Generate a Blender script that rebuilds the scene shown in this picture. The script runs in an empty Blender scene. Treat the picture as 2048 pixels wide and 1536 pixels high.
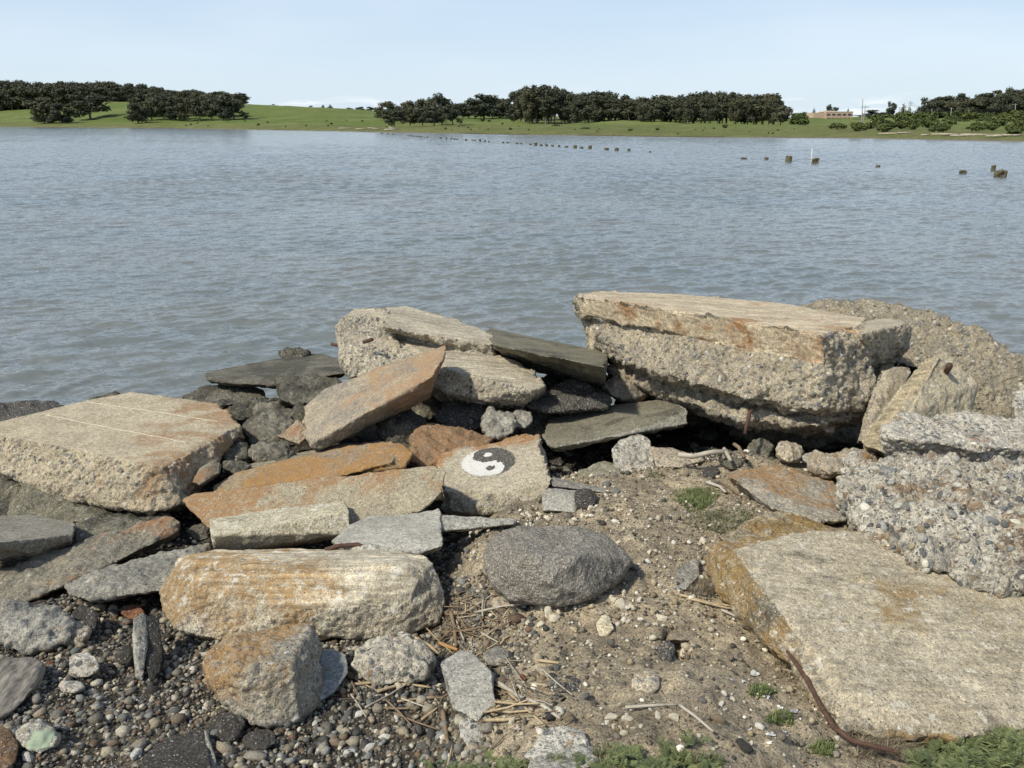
import bpy, bmesh, math, random
import numpy as np
from mathutils import Vector, Matrix
from mathutils.bvhtree import BVHTree

# ---------------------------------------------------------------- camera, sky, sun
scene = bpy.context.scene
H = 3.4                      # eye height above the water
F = 1538.0                   # focal length in pixels of the 2048 px wide photograph
PITCH = math.radians(18.9)
cam_d = bpy.data.cameras.new('camera')
cam_d.sensor_width = 36.0
cam_d.lens = F / 2048 * 36
cam_d.clip_start = 0.05
cam_d.clip_end = 20000
cam = bpy.data.objects.new('camera', cam_d)
scene.collection.objects.link(cam)
cam.location = (0, 0, H)
cam.rotation_euler = (math.pi / 2 - PITCH, 0, 0)
scene.camera = cam

SUN_EL, SUN_AZ = math.radians(50), math.radians(-122)     # azimuth from +Y, clockwise; -122 = from the left and behind
S = Vector((math.sin(SUN_AZ) * math.cos(SUN_EL), math.cos(SUN_AZ) * math.cos(SUN_EL), math.sin(SUN_EL)))
sun_d = bpy.data.lights.new('sun', 'SUN')
sun_d.energy = 3.6
sun_d.angle = math.radians(3)
sun_d.color = (1.0, 0.945, 0.80)
sun = bpy.data.objects.new('sun', sun_d)
scene.collection.objects.link(sun)
sun.rotation_euler = S.to_track_quat('Z', 'Y').to_euler()

scene.view_settings.view_transform = 'Standard'
scene.view_settings.look = 'None'
scene.view_settings.exposure = 0.16
scene.view_settings.gamma = 1.0
scene.view_settings.use_curve_mapping = False

# ---------------------------------------------------------------- node helper
class NT:
    def __init__(s, tree):
        s.t = tree; s.n = tree.nodes; s.l = tree.links
    def node(s, typ, **kw):
        nd = s.n.new(typ)
        ins = kw.pop('ins', {})
        for k, v in kw.items(): setattr(nd, k, v)
        for k, v in ins.items(): s.set(nd.inputs[k], v)
        return nd
    def set(s, sock, v):
        if isinstance(v, bpy.types.NodeSocket): s.l.new(v, sock)
        else:
            if isinstance(v, (tuple, list)) and len(v) == 3 and sock.type == 'RGBA': v = (*v, 1)
            sock.default_value = v
    def math(s, op, a, b=0.0, c=0.0, clamp=False):
        nd = s.n.new('ShaderNodeMath'); nd.operation = op; nd.use_clamp = clamp
        s.set(nd.inputs[0], a); s.set(nd.inputs[1], b); s.set(nd.inputs[2], c)
        return nd.outputs[0]
    def vmath(s, op, a, b=(0, 0, 0), scale=None):
        nd = s.n.new('ShaderNodeVectorMath'); nd.operation = op
        s.set(nd.inputs[0], a); s.set(nd.inputs[1], b)
        if scale is not None: s.set(nd.inputs['Scale'], scale)
        return nd.outputs[0]
    def mix(s, fac, a, b, mode='MIX'):
        nd = s.n.new('ShaderNodeMix'); nd.data_type = 'RGBA'; nd.blend_type = mode
        s.set(nd.inputs[0], fac); s.set(nd.inputs[6], a); s.set(nd.inputs[7], b)
        return nd.outputs[2]
    def noise(s, vec, scale, detail=4, rough=.55, dist=0.0, w=None, color=False):
        nd = s.n.new('ShaderNodeTexNoise')
        if w is not None:
            nd.noise_dimensions = '4D'; s.set(nd.inputs['W'], w)
        s.set(nd.inputs['Vector'], vec); s.set(nd.inputs['Scale'], scale)
        s.set(nd.inputs['Detail'], detail); s.set(nd.inputs['Roughness'], rough); s.set(nd.inputs['Distortion'], dist)
        return nd.outputs['Color' if color else 'Fac']
    def voro(s, vec, scale, feature='F1', rand=1.0):
        nd = s.n.new('ShaderNodeTexVoronoi'); nd.feature = feature
        s.set(nd.inputs['Vector'], vec); s.set(nd.inputs['Scale'], scale); s.set(nd.inputs['Randomness'], rand)
        return nd
    def step(s, x, lo, hi):
        nd = s.n.new('ShaderNodeMapRange'); nd.interpolation_type = 'SMOOTHSTEP'
        s.set(nd.inputs[0], x); s.set(nd.inputs[1], lo); s.set(nd.inputs[2], hi); s.set(nd.inputs[3], 0.0); s.set(nd.inputs[4], 1.0)
        return nd.outputs[0]
    def ramp(s, fac, stops, interp='LINEAR'):
        nd = s.n.new('ShaderNodeValToRGB'); cr = nd.color_ramp; cr.interpolation = interp
        while len(cr.elements) < len(stops): cr.elements.new(0.5)
        for e, (p, c) in zip(cr.elements, stops):
            e.position = p; e.color = (*c, 1)
        s.set(nd.inputs[0], fac)
        return nd.outputs[0]
    def sep(s, v):
        nd = s.n.new('ShaderNodeSeparateXYZ'); s.set(nd.inputs[0], v); return nd.outputs
    def comb(s, x, y, z):
        nd = s.n.new('ShaderNodeCombineXYZ'); s.set(nd.inputs[0], x); s.set(nd.inputs[1], y); s.set(nd.inputs[2], z); return nd.outputs[0]
    def bump(s, h, dist, strength=1.0, normal=None):
        nd = s.n.new('ShaderNodeBump'); s.set(nd.inputs['Height'], h); s.set(nd.inputs['Distance'], dist); s.set(nd.inputs['Strength'], strength)
        if normal is not None: s.set(nd.inputs['Normal'], normal)
        return nd.outputs[0]

def new_mat(name):
    m = bpy.data.materials.new(name); m.use_nodes = True
    m.node_tree.nodes.clear()
    t = NT(m.node_tree)
    out = t.node('ShaderNodeOutputMaterial')
    bs = t.node('ShaderNodeBsdfPrincipled')
    t.l.new(bs.outputs[0], out.inputs[0])
    return m, t, bs

# sky: Nishita, paled by thin high haze, with a low bank of small clouds
world = bpy.data.worlds.new('World'); scene.world = world; world.use_nodes = True
wt = NT(world.node_tree); wt.n.clear()
sky = wt.node('ShaderNodeTexSky', sky_type='NISHITA', sun_disc=False, sun_elevation=SUN_EL, sun_rotation=SUN_AZ,
              air_density=1.0, dust_density=1.0, ozone_density=1.5)
tc = wt.node('ShaderNodeTexCoord')
gx, gy, gz = wt.sep(tc.outputs['Generated'])
elev = wt.math('DIVIDE', gz, wt.math('SQRT', wt.math('ADD', wt.math('MULTIPLY', gx, gx), wt.math('MULTIPLY', gy, gy))))
hazef = wt.math('SUBTRACT', 1.0, wt.step(elev, 0.0, 0.9))
veil = wt.mix(wt.step(elev, -0.01, 0.17), (6.4, 7.6, 8.6), (5.3, 6.6, 8.2))
skyc = wt.mix(wt.math('MULTIPLY', hazef, 0.80), sky.outputs[0], veil)
az = wt.math('ARCTAN2', gx, gy)
cv = wt.comb(wt.math('MULTIPLY', az, 13.0), wt.math('MULTIPLY', elev, 70.0), 0.0)
cn = wt.noise(cv, 1.0, 6, .58, .3)
# height of the bank differs along the horizon: highest at the left edge
lef = wt.math('SUBTRACT', 1.0, wt.step(az, -0.62, -0.50))
top = wt.math('ADD', 0.024, wt.math('MULTIPLY', lef, 0.042))
band = wt.math('SUBTRACT', 1.0, wt.step(elev, wt.math('MULTIPLY', top, 0.55), wt.math('MULTIPLY', top, 1.35)))
cm = wt.math('MULTIPLY', wt.step(cn, 0.50, 0.66), band)
skyc = wt.mix(wt.math('MULTIPLY', cm, 0.75), skyc, (8.9, 9.2, 9.5))
ws = wt.noise(wt.comb(wt.math('MULTIPLY', az, 2.0), wt.math('MULTIPLY', elev, 9.0), 3.0), 1.0, 4, .5)
skyc = wt.mix(wt.math('MULTIPLY', wt.step(ws, 0.42, 0.75), 0.32), skyc, (7.6, 8.3, 9.0))
bg = wt.node('ShaderNodeBackground', ins={'Color': skyc, 'Strength': 0.108})
wo = wt.node('ShaderNodeOutputWorld')
wt.l.new(bg.outputs[0], wo.inputs[0])

# ---------------------------------------------------------------- geometry helpers
CAMP = np.array([0.0, 0.0, H])
cp, sp = math.cos(PITCH), math.sin(PITCH)
def ray(px, py):
    u = (px - 1024) / F; v = (py - 768) / F
    return np.array([u, cp - v * sp, -sp - v * cp])
def P(px, py, Y):
    r = ray(px, py)
    return CAMP + r * (Y / r[1])
def interp(x, pts):
    return np.interp(x, [p[0] for p in pts], [p[1] for p in pts])

def _h(ix, iy, iz, seed):
    h = (ix * 374761393 + iy * 668265263 + iz * 2147483647 + seed * 1274126177).astype(np.int64) & 0xffffffff
    h = ((h ^ (h >> 13)) * 1274126177) & 0xffffffff
    h = ((h ^ (h >> 16)) * 2246822519) & 0xffffffff
    h = h ^ (h >> 15)
    return (h & 0xffff) / 32767.5 - 1.0
def vnoise(p, scale, seed=0):
    q = p * scale
    i = np.floor(q).astype(np.int64); f = q - i
    f = f * f * f * (f * (f * 6 - 15) + 10)
    x, y, z = i[:, 0], i[:, 1], i[:, 2]
    r = 0
    for dx in (0, 1):
        wx = f[:, 0] if dx else 1 - f[:, 0]
        for dy in (0, 1):
            wy = f[:, 1] if dy else 1 - f[:, 1]
            for dz in (0, 1):
                wz = f[:, 2] if dz else 1 - f[:, 2]
                r = r + wx * wy * wz * _h(x + dx, y + dy, z + dz, seed)
    return r
def fbm(p, scale, octs=3, seed=0, gain=.5):
    r = 0; a = 1.0
    for o in range(octs):
        r = r + a * vnoise(p, scale * 2.03 ** o, seed + o * 17); a *= gain
    return r

COL = scene.collection
def tag(o, label=None, cat=None, group=None, kind=None):
    if label: o['label'] = label
    if cat: o['category'] = cat
    if group: o['group'] = group
    if kind: o['kind'] = kind
    return o
def empty(name, loc, rz=0.0):
    o = bpy.data.objects.new(name, None); COL.objects.link(o)
    o.location = loc; o.rotation_euler = (0, 0, rz); o.empty_display_size = .2
    return o
def mesh_from(name, verts, faces, mat=None, origin=None, parent=None, smooth=True, attrs=None):
    v = np.asarray(verts, dtype=np.float64)
    if origin is not None: v = v - np.asarray(origin)
    me = bpy.data.meshes.new(name)
    if isinstance(faces, np.ndarray) and faces.ndim == 2:
        n, k = faces.shape
        me.vertices.add(len(v)); me.vertices.foreach_set('co', v.astype(np.float32).ravel())
        me.loops.add(n * k); me.loops.foreach_set('vertex_index', faces.astype(np.int32).ravel())
        me.polygons.add(n); me.polygons.foreach_set('loop_start', np.arange(0, n * k, k, dtype=np.int32))
        me.polygons.foreach_set('loop_total', np.full(n, k, dtype=np.int32))
        me.update(calc_edges=True)
    else:
        me.from_pydata([tuple(a) for a in v], [], [tuple(f) for f in faces])
    me.validate()
    if smooth: me.polygons.foreach_set('use_smooth', [True] * len(me.polygons))
    if attrs:
        for k, a in attrs.items():
            a = np.asarray(a, dtype=np.float32)
            if a.ndim == 1:
                at = me.attributes.new(k, 'FLOAT', 'POINT'); at.data.foreach_set('value', a)
            else:
                at = me.attributes.new(k, 'FLOAT_COLOR', 'POINT'); at.data.foreach_set('color', np.hstack([a, np.ones((len(a), 1), np.float32)]).ravel())
    if mat: me.materials.append(mat)
    o = bpy.data.objects.new(name, me); COL.objects.link(o)
    if origin is not None: o.location = tuple(origin)
    if parent: o.parent = parent; 
    return o

# ---------------------------------------------------------------- terrain of the near shore
PROF_C = [(0, 1.9), (1.3, 1.84), (1.6, 1.80), (2, 1.72), (2.5, 1.6), (3, 1.5), (3.5, 1.4), (4, 1.3), (4.5, 1.18), (5, 1.02), (5.4, .92), (6, .9), (6.6, .8), (7.2, .45), (8, .12), (9.2, -.1), (14, -1.2), (30, -2.5), (4000, -3)]
PROF_L = [(0, 1.75), (1.3, 1.66), (1.8, 1.55), (2.2, 1.45), (2.7, 1.3), (3.2, 1.2), (3.8, 1.05), (4.5, .88), (5.5, .82), (6.3, .8), (7.0, .62), (7.6, .1), (8.2, -.1), (14, -1.2), (30, -2.5), (4000, -3)]
def left_w(x, y):
    e = interp(y, [(0, -.15), (2.5, -.05), (3.3, -.35), (4, -.2), (5, .1), (9, .5)])
    t = np.clip((e - x) / .5 + .5, 0, 1)
    return t * t * (3 - 2 * t)
def ground_base(x, y):
    x = np.asarray(x, float); y = np.asarray(y, float)
    w = left_w(x, y)
    z = interp(y, PROF_C) * (1 - w) + interp(y, PROF_L) * w
    z = z + .16 * np.exp(-((x - 1.35) / .8) ** 2 - ((y - 4.7) / .7) ** 2)       # crest of the dirt mound
    z = z - .07 * np.exp(-((x - .75) / .5) ** 2 - ((y - 5.3) / .5) ** 2)
    z = z + .05 * np.exp(-((x - .8) / .5) ** 2 - ((y - 3.2) / .8) ** 2)
    z = z - .14 * np.clip((x - .55) / .5, 0, 1) * np.clip((2.9 - y) / .7, 0, 1)      # the dirt drops away along the widest slab
    return z
def gnoise(x, y):
    p = np.stack([x, y, np.zeros_like(x)], 1)
    w = left_w(x, y)
    n = .03 * fbm(p, 1.7, 3, 5) + .016 * np.abs(vnoise(p, 8, 31)) + .009 * vnoise(p, 19, 8) * (1.3 - w) + .006 * vnoise(p, 46, 9)
    return n
# burrow beside the asphalt lump
def gz_at(x, y):
    x = np.atleast_1d(np.asarray(x, float)); y = np.atleast_1d(np.asarray(y, float))
    z = ground_base(x, y) + gnoise(x, y)
    z = z - .24 * np.exp(-(((x - BUR[0]) / .040) ** 2 + ((y - BUR[1] - .05) / .10) ** 2) ** 3)
    return z
BUR = (9., -9.)
def G(px, py, lift=0.0):
    r = ray(px, py); r = r / r[1]
    ys = np.linspace(1.0, 12, 1200)
    xs = r[0] * ys; zs = H + r[2] * ys
    g = gz_at(xs, ys) + lift
    k = np.argmax(zs <= g)
    if zs[k] > g[k]: k = len(ys) - 1
    return np.array([xs[k], ys[k], g[k]])
_b = G(1362, 1300); BUR = (_b[0], _b[1])
# ---------------------------------------------------------------- concrete material group
def build_group():
    g = bpy.data.node_groups.new('weathered_concrete', 'ShaderNodeTree')
    itf = g.interface
    def inp(n, t, d):
        s = itf.new_socket(n, in_out='INPUT', socket_type=t); s.default_value = d
    inp('Base', 'NodeSocketColor', (.4, .37, .31, 1)); inp('Base2', 'NodeSocketColor', (.25, .23, .2, 1))
    inp('Stain', 'NodeSocketColor', (.4, .2, .08, 1)); inp('StainAmt', 'NodeSocketFloat', .3)
    inp('Dark', 'NodeSocketFloat', .2); inp('Agg', 'NodeSocketFloat', .6); inp('Peb', 'NodeSocketFloat', 38.)
    inp('White', 'NodeSocketFloat', .2); inp('Bump', 'NodeSocketFloat', 1.); inp('StainDir', 'NodeSocketVector', (0, 0, 0)); inp('Lines', 'NodeSocketFloat', 0.)
    inp('Pores', 'NodeSocketFloat', .5); inp('Fleck', 'NodeSocketFloat', .2); inp('Edge', 'NodeSocketFloat', 0.)
    itf.new_socket('Color', in_out='OUTPUT', socket_type='NodeSocketColor')
    itf.new_socket('Normal', in_out='OUTPUT', socket_type='NodeSocketVector')
    t = NT(g)
    gi = t.node('NodeGroupInput').outputs; go = t.node('NodeGroupOutput')
    tc = t.node('ShaderNodeTexCoord').outputs['Object']
    rnd = t.node('ShaderNodeObjectInfo').outputs['Random']
    vec = t.vmath('ADD', tc, t.comb(t.math('MULTIPLY', rnd, 17.0), t.math('MULTIPLY', rnd, 31.0), t.math('MULTIPLY', rnd, 7.0)))
    rough = t.node('ShaderNodeAttribute', attribute_name='rough').outputs['Fac']
    dvec = t.vmath('ADD', vec, t.vmath('SCALE', t.noise(vec, 30, 2, color=True), scale=.012))
    # base mottle
    m1 = t.noise(vec, 4.5, 6, .65)
    col = t.mix(t.step(m1, .38, .64), gi['Base'], gi['Base2'])
    m2 = t.noise(vec, 38, 5, .7)
    col = t.mix(1.0, col, t.ramp(m2, [(.25, (.55, .55, .55)), (.5, (1, 1, 1)), (.75, (1.35, 1.33, 1.28))]), 'MULTIPLY')
    sand = t.noise(vec, 190, 3, .7)
    col = t.mix(.8, col, t.ramp(sand, [(.3, (.45, .45, .45)), (.5, (1, 1, 1)), (.68, (1.5, 1.48, 1.42))]), 'MULTIPLY')
    spk = t.noise(vec, 88, 3, .8)
    col = t.mix(.9, col, t.ramp(spk, [(.3, (.42, .41, .4)), (.47, (.95, .95, .95)), (.58, (1.12, 1.12, 1.1)), (.7, (1.65, 1.6, 1.5))]), 'MULTIPLY')
    # exposed aggregate on the broken faces, two sizes
    aggs = [(0, (.07, .072, .075)), (.12, (.15, .15, .145)), (.3, (.27, .26, .24)), (.46, (.3, .24, .17)), (.6, (.42, .38, .31)), (.76, (.2, .2, .2)), (.89, (.24, .17, .11)), (.93, (.62, .6, .55))]
    v1 = t.voro(dvec, gi['Peb'])
    r1 = t.sep(v1.outputs['Color'])
    a1 = t.ramp(r1[0], aggs, 'CONSTANT')
    rad = t.math('ADD', .22, t.math('MULTIPLY', r1[1], .34))
    k1 = t.math('SUBTRACT', 1.0, t.step(v1.outputs['Distance'], t.math('SUBTRACT', rad, .09), rad))
    k1 = t.math('MULTIPLY', k1, t.math('GREATER_THAN', r1[2], .25))
    v2 = t.voro(dvec, t.math('MULTIPLY', gi['Peb'], 2.7))
    r2 = t.sep(v2.outputs['Color'])
    a2 = t.ramp(r2[0], aggs, 'CONSTANT')
    k2 = t.math('SUBTRACT', 1.0, t.step(v2.outputs['Distance'], .26, .4))
    k2 = t.math('MULTIPLY', k2, t.math('GREATER_THAN', r2[1], .45))
    ra = t.math('MULTIPLY', t.math('ADD', t.math('MULTIPLY', rough, .92), .08), gi['Agg'])
    col = t.mix(t.math('MULTIPLY', k2, t.math('MULTIPLY', ra, .9)), col, a2)
    col = t.mix(t.math('MULTIPLY', k1, ra), col, a1)
    # pores and pits
    po = t.voro(dvec, 75)
    pk = t.math('MULTIPLY', t.math('SUBTRACT', 1.0, t.step(po.outputs['Distance'], .1, .26)), t.math('GREATER_THAN', t.sep(po.outputs['Color'])[0], .72))
    pk = t.math('MULTIPLY', pk, gi['Pores'])
    col = t.mix(t.math('MULTIPLY', pk, .75), col, (.04, .038, .033))
    # grime in large patches
    d1 = t.math('ADD', t.noise(vec, 2.4, 7, .68, .4), t.math('MULTIPLY', rough, t.math('MULTIPLY', gi['Edge'], .7)))
    dth = t.math('SUBTRACT', .74, t.math('MULTIPLY', gi['Dark'], .42))
    dk = t.step(d1, t.math('SUBTRACT', dth, .07), t.math('ADD', dth, .09))
    dsp = t.step(t.noise(vec, 55, 4, .75), .33, .55)
    dk = t.math('MULTIPLY', dk, t.math('ADD', .35, t.math('MULTIPLY', dsp, .6)))
    col = t.mix(dk, col, (.055, .052, .042))
    # lichen and rust stain
    nrm = t.node('ShaderNodeNewGeometry').outputs['Normal']
    dirk = t.node('ShaderNodeVectorMath', operation='DOT_PRODUCT')
    t.set(dirk.inputs[0], tc); t.set(dirk.inputs[1], gi['StainDir'])
    s1 = t.math('ADD', t.noise(vec, 3.1, 7, .66, .5), t.math('ADD', dirk.outputs['Value'], t.math('MULTIPLY', rough, gi['Edge'])))
    sth = t.math('SUBTRACT', .78, t.math('MULTIPLY', gi['StainAmt'], .45))
    sk = t.step(s1, t.math('SUBTRACT', sth, .06), t.math('ADD', sth, .08))
    ssp = t.step(t.noise(vec, 26, 6, .78), .36, .56)
    sk = t.math('MULTIPLY', sk, t.math('ADD', .3, t.math('MULTIPLY', ssp, .62)))
    scol = t.mix(t.noise(vec, 12, 5, .7), gi['Stain'], t.mix(1.0, gi['Stain'], (.62, .66, .9), 'MULTIPLY'))
    scol = t.mix(.6, scol, t.ramp(sand, [(.3, (.55, .55, .55)), (.55, (1.1, 1.1, 1.1)), (.7, (1.7, 1.6, 1.4))]), 'MULTIPLY')
    col = t.mix(sk, col, scol)
    # pale lichen / lime flecks
    w1 = t.noise(vec, 17, 6, .78)
    wth = t.math('SUBTRACT', .72, t.math('MULTIPLY', gi['White'], .28))
    wk = t.step(w1, wth, t.math('ADD', wth, .05))
    col = t.mix(t.math('MULTIPLY', wk, .85), col, (.62, .59, .5))
    wf = t.voro(dvec, 120)
    wfk = t.math('MULTIPLY', t.math('LESS_THAN', wf.outputs['Distance'], .28), t.math('GREATER_THAN', t.sep(wf.outputs['Color'])[0], t.math('SUBTRACT', 1.0, gi['Fleck'])))
    col = t.mix(t.math('MULTIPLY', wfk, .8), col, (.66, .63, .55))
    # board marks on cast faces
    ox, oy, oz = t.sep(tc)
    wl = t.noise(t.comb(t.math('MULTIPLY', ox, 1.2), t.math('MULTIPLY', oy, 26.0), t.math('MULTIPLY', oz, 26.0)), 1.6, 4, .6, w=rnd)
    smk = t.math('MULTIPLY', gi['Lines'], t.math('SUBTRACT', 1.0, rough))
    col = t.mix(smk, col, t.mix(1.0, col, t.ramp(wl, [(.34, (.5, .48, .45)), (.5, (1, 1, 1)), (.66, (1.45, 1.42, 1.35))]), 'MULTIPLY'))
    t.set(go.inputs['Color'], col)
    # relief
    h = t.math('MULTIPLY', m2, .35)
    h = t.math('ADD', h, t.math('MULTIPLY', sand, .16))
    bumpy = t.math('MULTIPLY', ra, t.math('SUBTRACT', .6, v1.outputs['Distance']))
    h = t.math('ADD', h, t.math('MULTIPLY', bumpy, .9))
    h = t.math('ADD', h, t.math('MULTIPLY', t.math('MULTIPLY', k2, ra), .3))
    h = t.math('SUBTRACT', h, t.math('MULTIPLY', pk, .7))
    h = t.math('ADD', h, t.math('MULTIPLY', t.math('MULTIPLY', t.noise(vec, 85, 4, .7), t.math('ADD', rough, .15)), .5))
    h = t.math('ADD', h, t.math('MULTIPLY', t.math('MULTIPLY', wl, smk), .3))
    nb = t.bump(h, t.math('MULTIPLY', gi['Bump'], .012))
    t.set(go.inputs['Normal'], nb)
    return g
CG = build_group()
_mc = {}
def conc(base=(.40, .37, .31), base2=(.25, .235, .2), stain=(.38, .21, .075), sa=.3, dark=.2, agg=.6, peb=38., white=.2, bump=1., sdir=(0, 0, 0), lines=0., pores=.5, fleck=.12, edge=0., name='weathered_concrete'):
    key = (base, base2, stain, sa, dark, agg, peb, white, bump, sdir, lines, pores, fleck, edge)
    if key in _mc: return _mc[key]
    m, t, bs = new_mat(name)
    gn = t.node('ShaderNodeGroup', node_tree=CG)
    for k, v in (('Base', base), ('Base2', base2), ('Stain', stain), ('StainAmt', sa), ('Dark', dark), ('Agg', agg), ('Peb', peb), ('White', white), ('Bump', bump), ('StainDir', sdir), ('Lines', lines), ('Pores', pores), ('Fleck', fleck), ('Edge', edge)):
        t.set(gn.inputs[k], v)
    t.l.new(gn.outputs['Color'], bs.inputs['Base Color']); t.l.new(gn.outputs['Normal'], bs.inputs['Normal'])
    bs.inputs['Roughness'].default_value = .88
    bs.inputs['Specular IOR Level'].default_value = .3
    _mc[key] = m
    return m
def simple_mat(name, col, rough=.85, var=.35, scale=30., bump=.002, metallic=0., stretch=None):
    m, t, bs = new_mat(name)
    v = t.node('ShaderNodeTexCoord').outputs['Object']
    if stretch: v = t.vmath('MULTIPLY', v, stretch)
    n = t.noise(v, scale, 6, .65)
    lo = 1 - var; hi = 1 + var
    c = t.mix(1.0, col, t.ramp(n, [(.3, (lo, lo, lo)), (.7, (hi, hi, hi))]), 'MULTIPLY')
    t.set(bs.inputs['Base Color'], c); bs.inputs['Roughness'].default_value = rough; bs.inputs['Metallic'].default_value = metallic
    if bump: t.set(bs.inputs['Normal'], t.bump(n, bump))
    return m

# palette of the rocks
M_TAN = conc((.50, .43, .32), (.36, .30, .22), sa=.28, dark=.12, agg=.75, white=.35)
M_TANL = conc((.45, .385, .28), (.32, .27, .20), sa=.32, dark=.08, agg=.7, white=.30, lines=.9)
M_ROUGH = conc((.46, .40, .30), (.30, .26, .20), sa=.10, dark=.20, agg=.95, peb=30., white=.30, bump=1.5)
M_GREY = conc((.36, .345, .295), (.22, .205, .18), sa=.05, dark=.25, agg=.55, white=.15)
M_GREYP = conc((.44, .42, .365), (.34, .325, .28), sa=.0, dark=.08, agg=.6, white=.3)
M_OR = conc((.33, .27, .19), (.24, .19, .13), stain=(.38, .19, .08), sa=.6, dark=.08, agg=.45, white=.15)
M_ORG = conc((.30, .265, .20), (.2, .18, .14), stain=(.36, .17, .055), sa=.5, dark=.25, agg=.5, white=.15)
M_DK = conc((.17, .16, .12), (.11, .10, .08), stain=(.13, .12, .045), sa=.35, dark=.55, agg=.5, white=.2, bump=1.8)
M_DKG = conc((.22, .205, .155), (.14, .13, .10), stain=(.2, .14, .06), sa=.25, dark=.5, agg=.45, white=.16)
M_ASPH = conc((.105, .098, .088), (.07, .066, .06), sa=.0, dark=.35, agg=.8, peb=70., white=.05, fleck=.3, bump=1.3, name='asphalt')
M_ASPHD = conc((.085, .078, .07), (.055, .05, .045), sa=.0, dark=.5, agg=.4, peb=90., white=.1, bump=1.4, name='asphalt')
M_WHITE = conc((.55, .52, .45), (.40, .37, .31), sa=.05, dark=.12, agg=.9, peb=32., white=.55, bump=1.2)
M_PEB = conc((.60, .56, .475), (.42, .38, .31), stain=(.34, .215, .10), sa=.48, dark=.08, agg=1.0, peb=25., white=.5, bump=2.2)

# ---------------------------------------------------------------- rocks
def hull_mesh(bm, pts):
    vs = [bm.verts.new(tuple(p)) for p in pts]
    r = bmesh.ops.convex_hull(bm, input=vs)
    junk = [e for e in r['geom_interior'] + r['geom_unused'] if isinstance(e, bmesh.types.BMVert)]
    bmesh.ops.delete(bm, geom=list(set(junk)), context='VERTS')
RN = [0]
RNG = random.Random(4)
def rock(label, hulls, mat, name='concrete_block', cat='concrete block', push=.3, amp=.014, vox=None, it=1, smooth=(), sink=0., group=None, famp=.0022, seed=None, facet=0.0, gr=None):
    """hulls: lists of (px, py, Y[, push]); smooth: (hull, i, j, k) indices of three corners of a cast (flat) face"""
    RN[0] += 1
    if gr is None: gr = max(q[1] for h in hulls for q in h) > 1195
    if gr:      # stand the rock on the dirt or gravel under its foot
        q = max((q for h in hulls for q in h), key=lambda q: q[1])
        k = G(min(max(q[0], 0), 2040), min(q[1], 1600))[1] / q[2] * .985
        hulls = [[(a[0], a[1], a[2] * k) + tuple(a[3:]) for a in h] for h in hulls]
    sd = seed if seed is not None else RN[0] * 7
    bm = bmesh.new(); allp = []; planes = []
    W = [[P(*q[:3]) for q in h] for h in hulls]
    for h, w in zip(hulls, W):
        c = sum(w) / len(w)
        pts = list(w)
        for q, p in zip(h, w):
            k = q[3] if len(q) > 3 else push
            d = p - CAMP; L = np.linalg.norm(d)
            b = p + d / L * k
            b = b + (c - p) * .06
            b[2] -= k * .15
            pts.append(b)
        hull_mesh(bm, pts); allp += pts
    allp = np.array(allp)
    for (hi, i, j, k) in smooth:
        a, b, c = W[hi][i], W[hi][j], W[hi][k]
        n = np.cross(b - a, c - a); n = n / np.linalg.norm(n)
        if np.dot(n, CAMP - a) < 0: n = -n
        planes.append((a, n))
    Ym = min(p[1] for w in W for p in w)
    if vox is None: vox = min(.016, max(.0055, .0026 * Ym))
    bmesh.ops.recalc_face_normals(bm, faces=bm.faces)
    me = bpy.data.meshes.new(name); bm.to_mesh(me); bm.free()
    o = bpy.data.objects.new(name, me); COL.objects.link(o)
    md = o.modifiers.new('r', 'REMESH'); md.mode = 'VOXEL'; md.voxel_size = vox; md.adaptivity = 0
    if it:
        m2 = o.modifiers.new('s', 'SMOOTH'); m2.factor = .5; m2.iterations = it
    dg = bpy.context.evaluated_depsgraph_get()
    ev = o.evaluated_get(dg)
    nm = bpy.data.meshes.new_from_object(ev)
    o.modifiers.clear(); old = o.data; o.data = nm; bpy.data.meshes.remove(old); nm.name = name
    n = len(nm.vertices)
    co = np.empty(n * 3, np.float32); nm.vertices.foreach_get('co', co); co = co.reshape(-1, 3).astype(float)
    no = np.empty(n * 3, np.float32); nm.vertex_normals.foreach_get('vector', no); no = no.reshape(-1, 3).astype(float)
    rw = np.ones(n)
    wob = vnoise(co, 14, sd + 2) * .012 + vnoise(co, 40, sd + 5) * .006
    for a, pn in planes:
        d = np.abs((co - a) @ pn) + wob * 0
        k = np.clip((d - .012) / .02, 0, 1)
        k = np.maximum(k, np.clip((.93 - no @ pn) / .12, 0, 1))
        rw = np.minimum(rw, k)
    big = amp * (1.1 * vnoise(co, 5.5, sd) + .9 * vnoise(co, 12, sd + 1))
    mid = amp * (.55 * vnoise(co, 27, sd + 3) + .4 * vnoise(co, 55, sd + 4))
    if facet:
        mid = mid + facet * np.abs(vnoise(co, 9, sd + 9))
    sm = famp * (vnoise(co, 3, sd + 6) * 2 + vnoise(co, 22, sd + 7))
    disp = (big + mid) * rw + sm * (1 - rw)
    if planes:   # chipped arrises where cast face meets broken face
        e = rw * (1 - rw) * 4
        disp = disp - e * np.clip(vnoise(co, 9, sd + 8) + .3, 0, 1) * amp * .8
    co = co + no * disp[:, None]
    lo = co[:, 2].min()
    org = np.array([co[:, 0].mean(), co[:, 1].mean(), lo])
    co = co - org
    nm.vertices.foreach_set('co', co.astype(np.float32).ravel())
    at = nm.attributes.new('rough', 'FLOAT', 'POINT'); at.data.foreach_set('value', rw.astype(np.float32))
    nm.polygons.foreach_set('use_smooth', [True] * len(nm.polygons))
    nm.materials.clear(); nm.materials.append(mat)
    nm.update()
    o.location = org - np.array([0, 0, sink])
    tag(o, label, cat, group)
    return o
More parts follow.
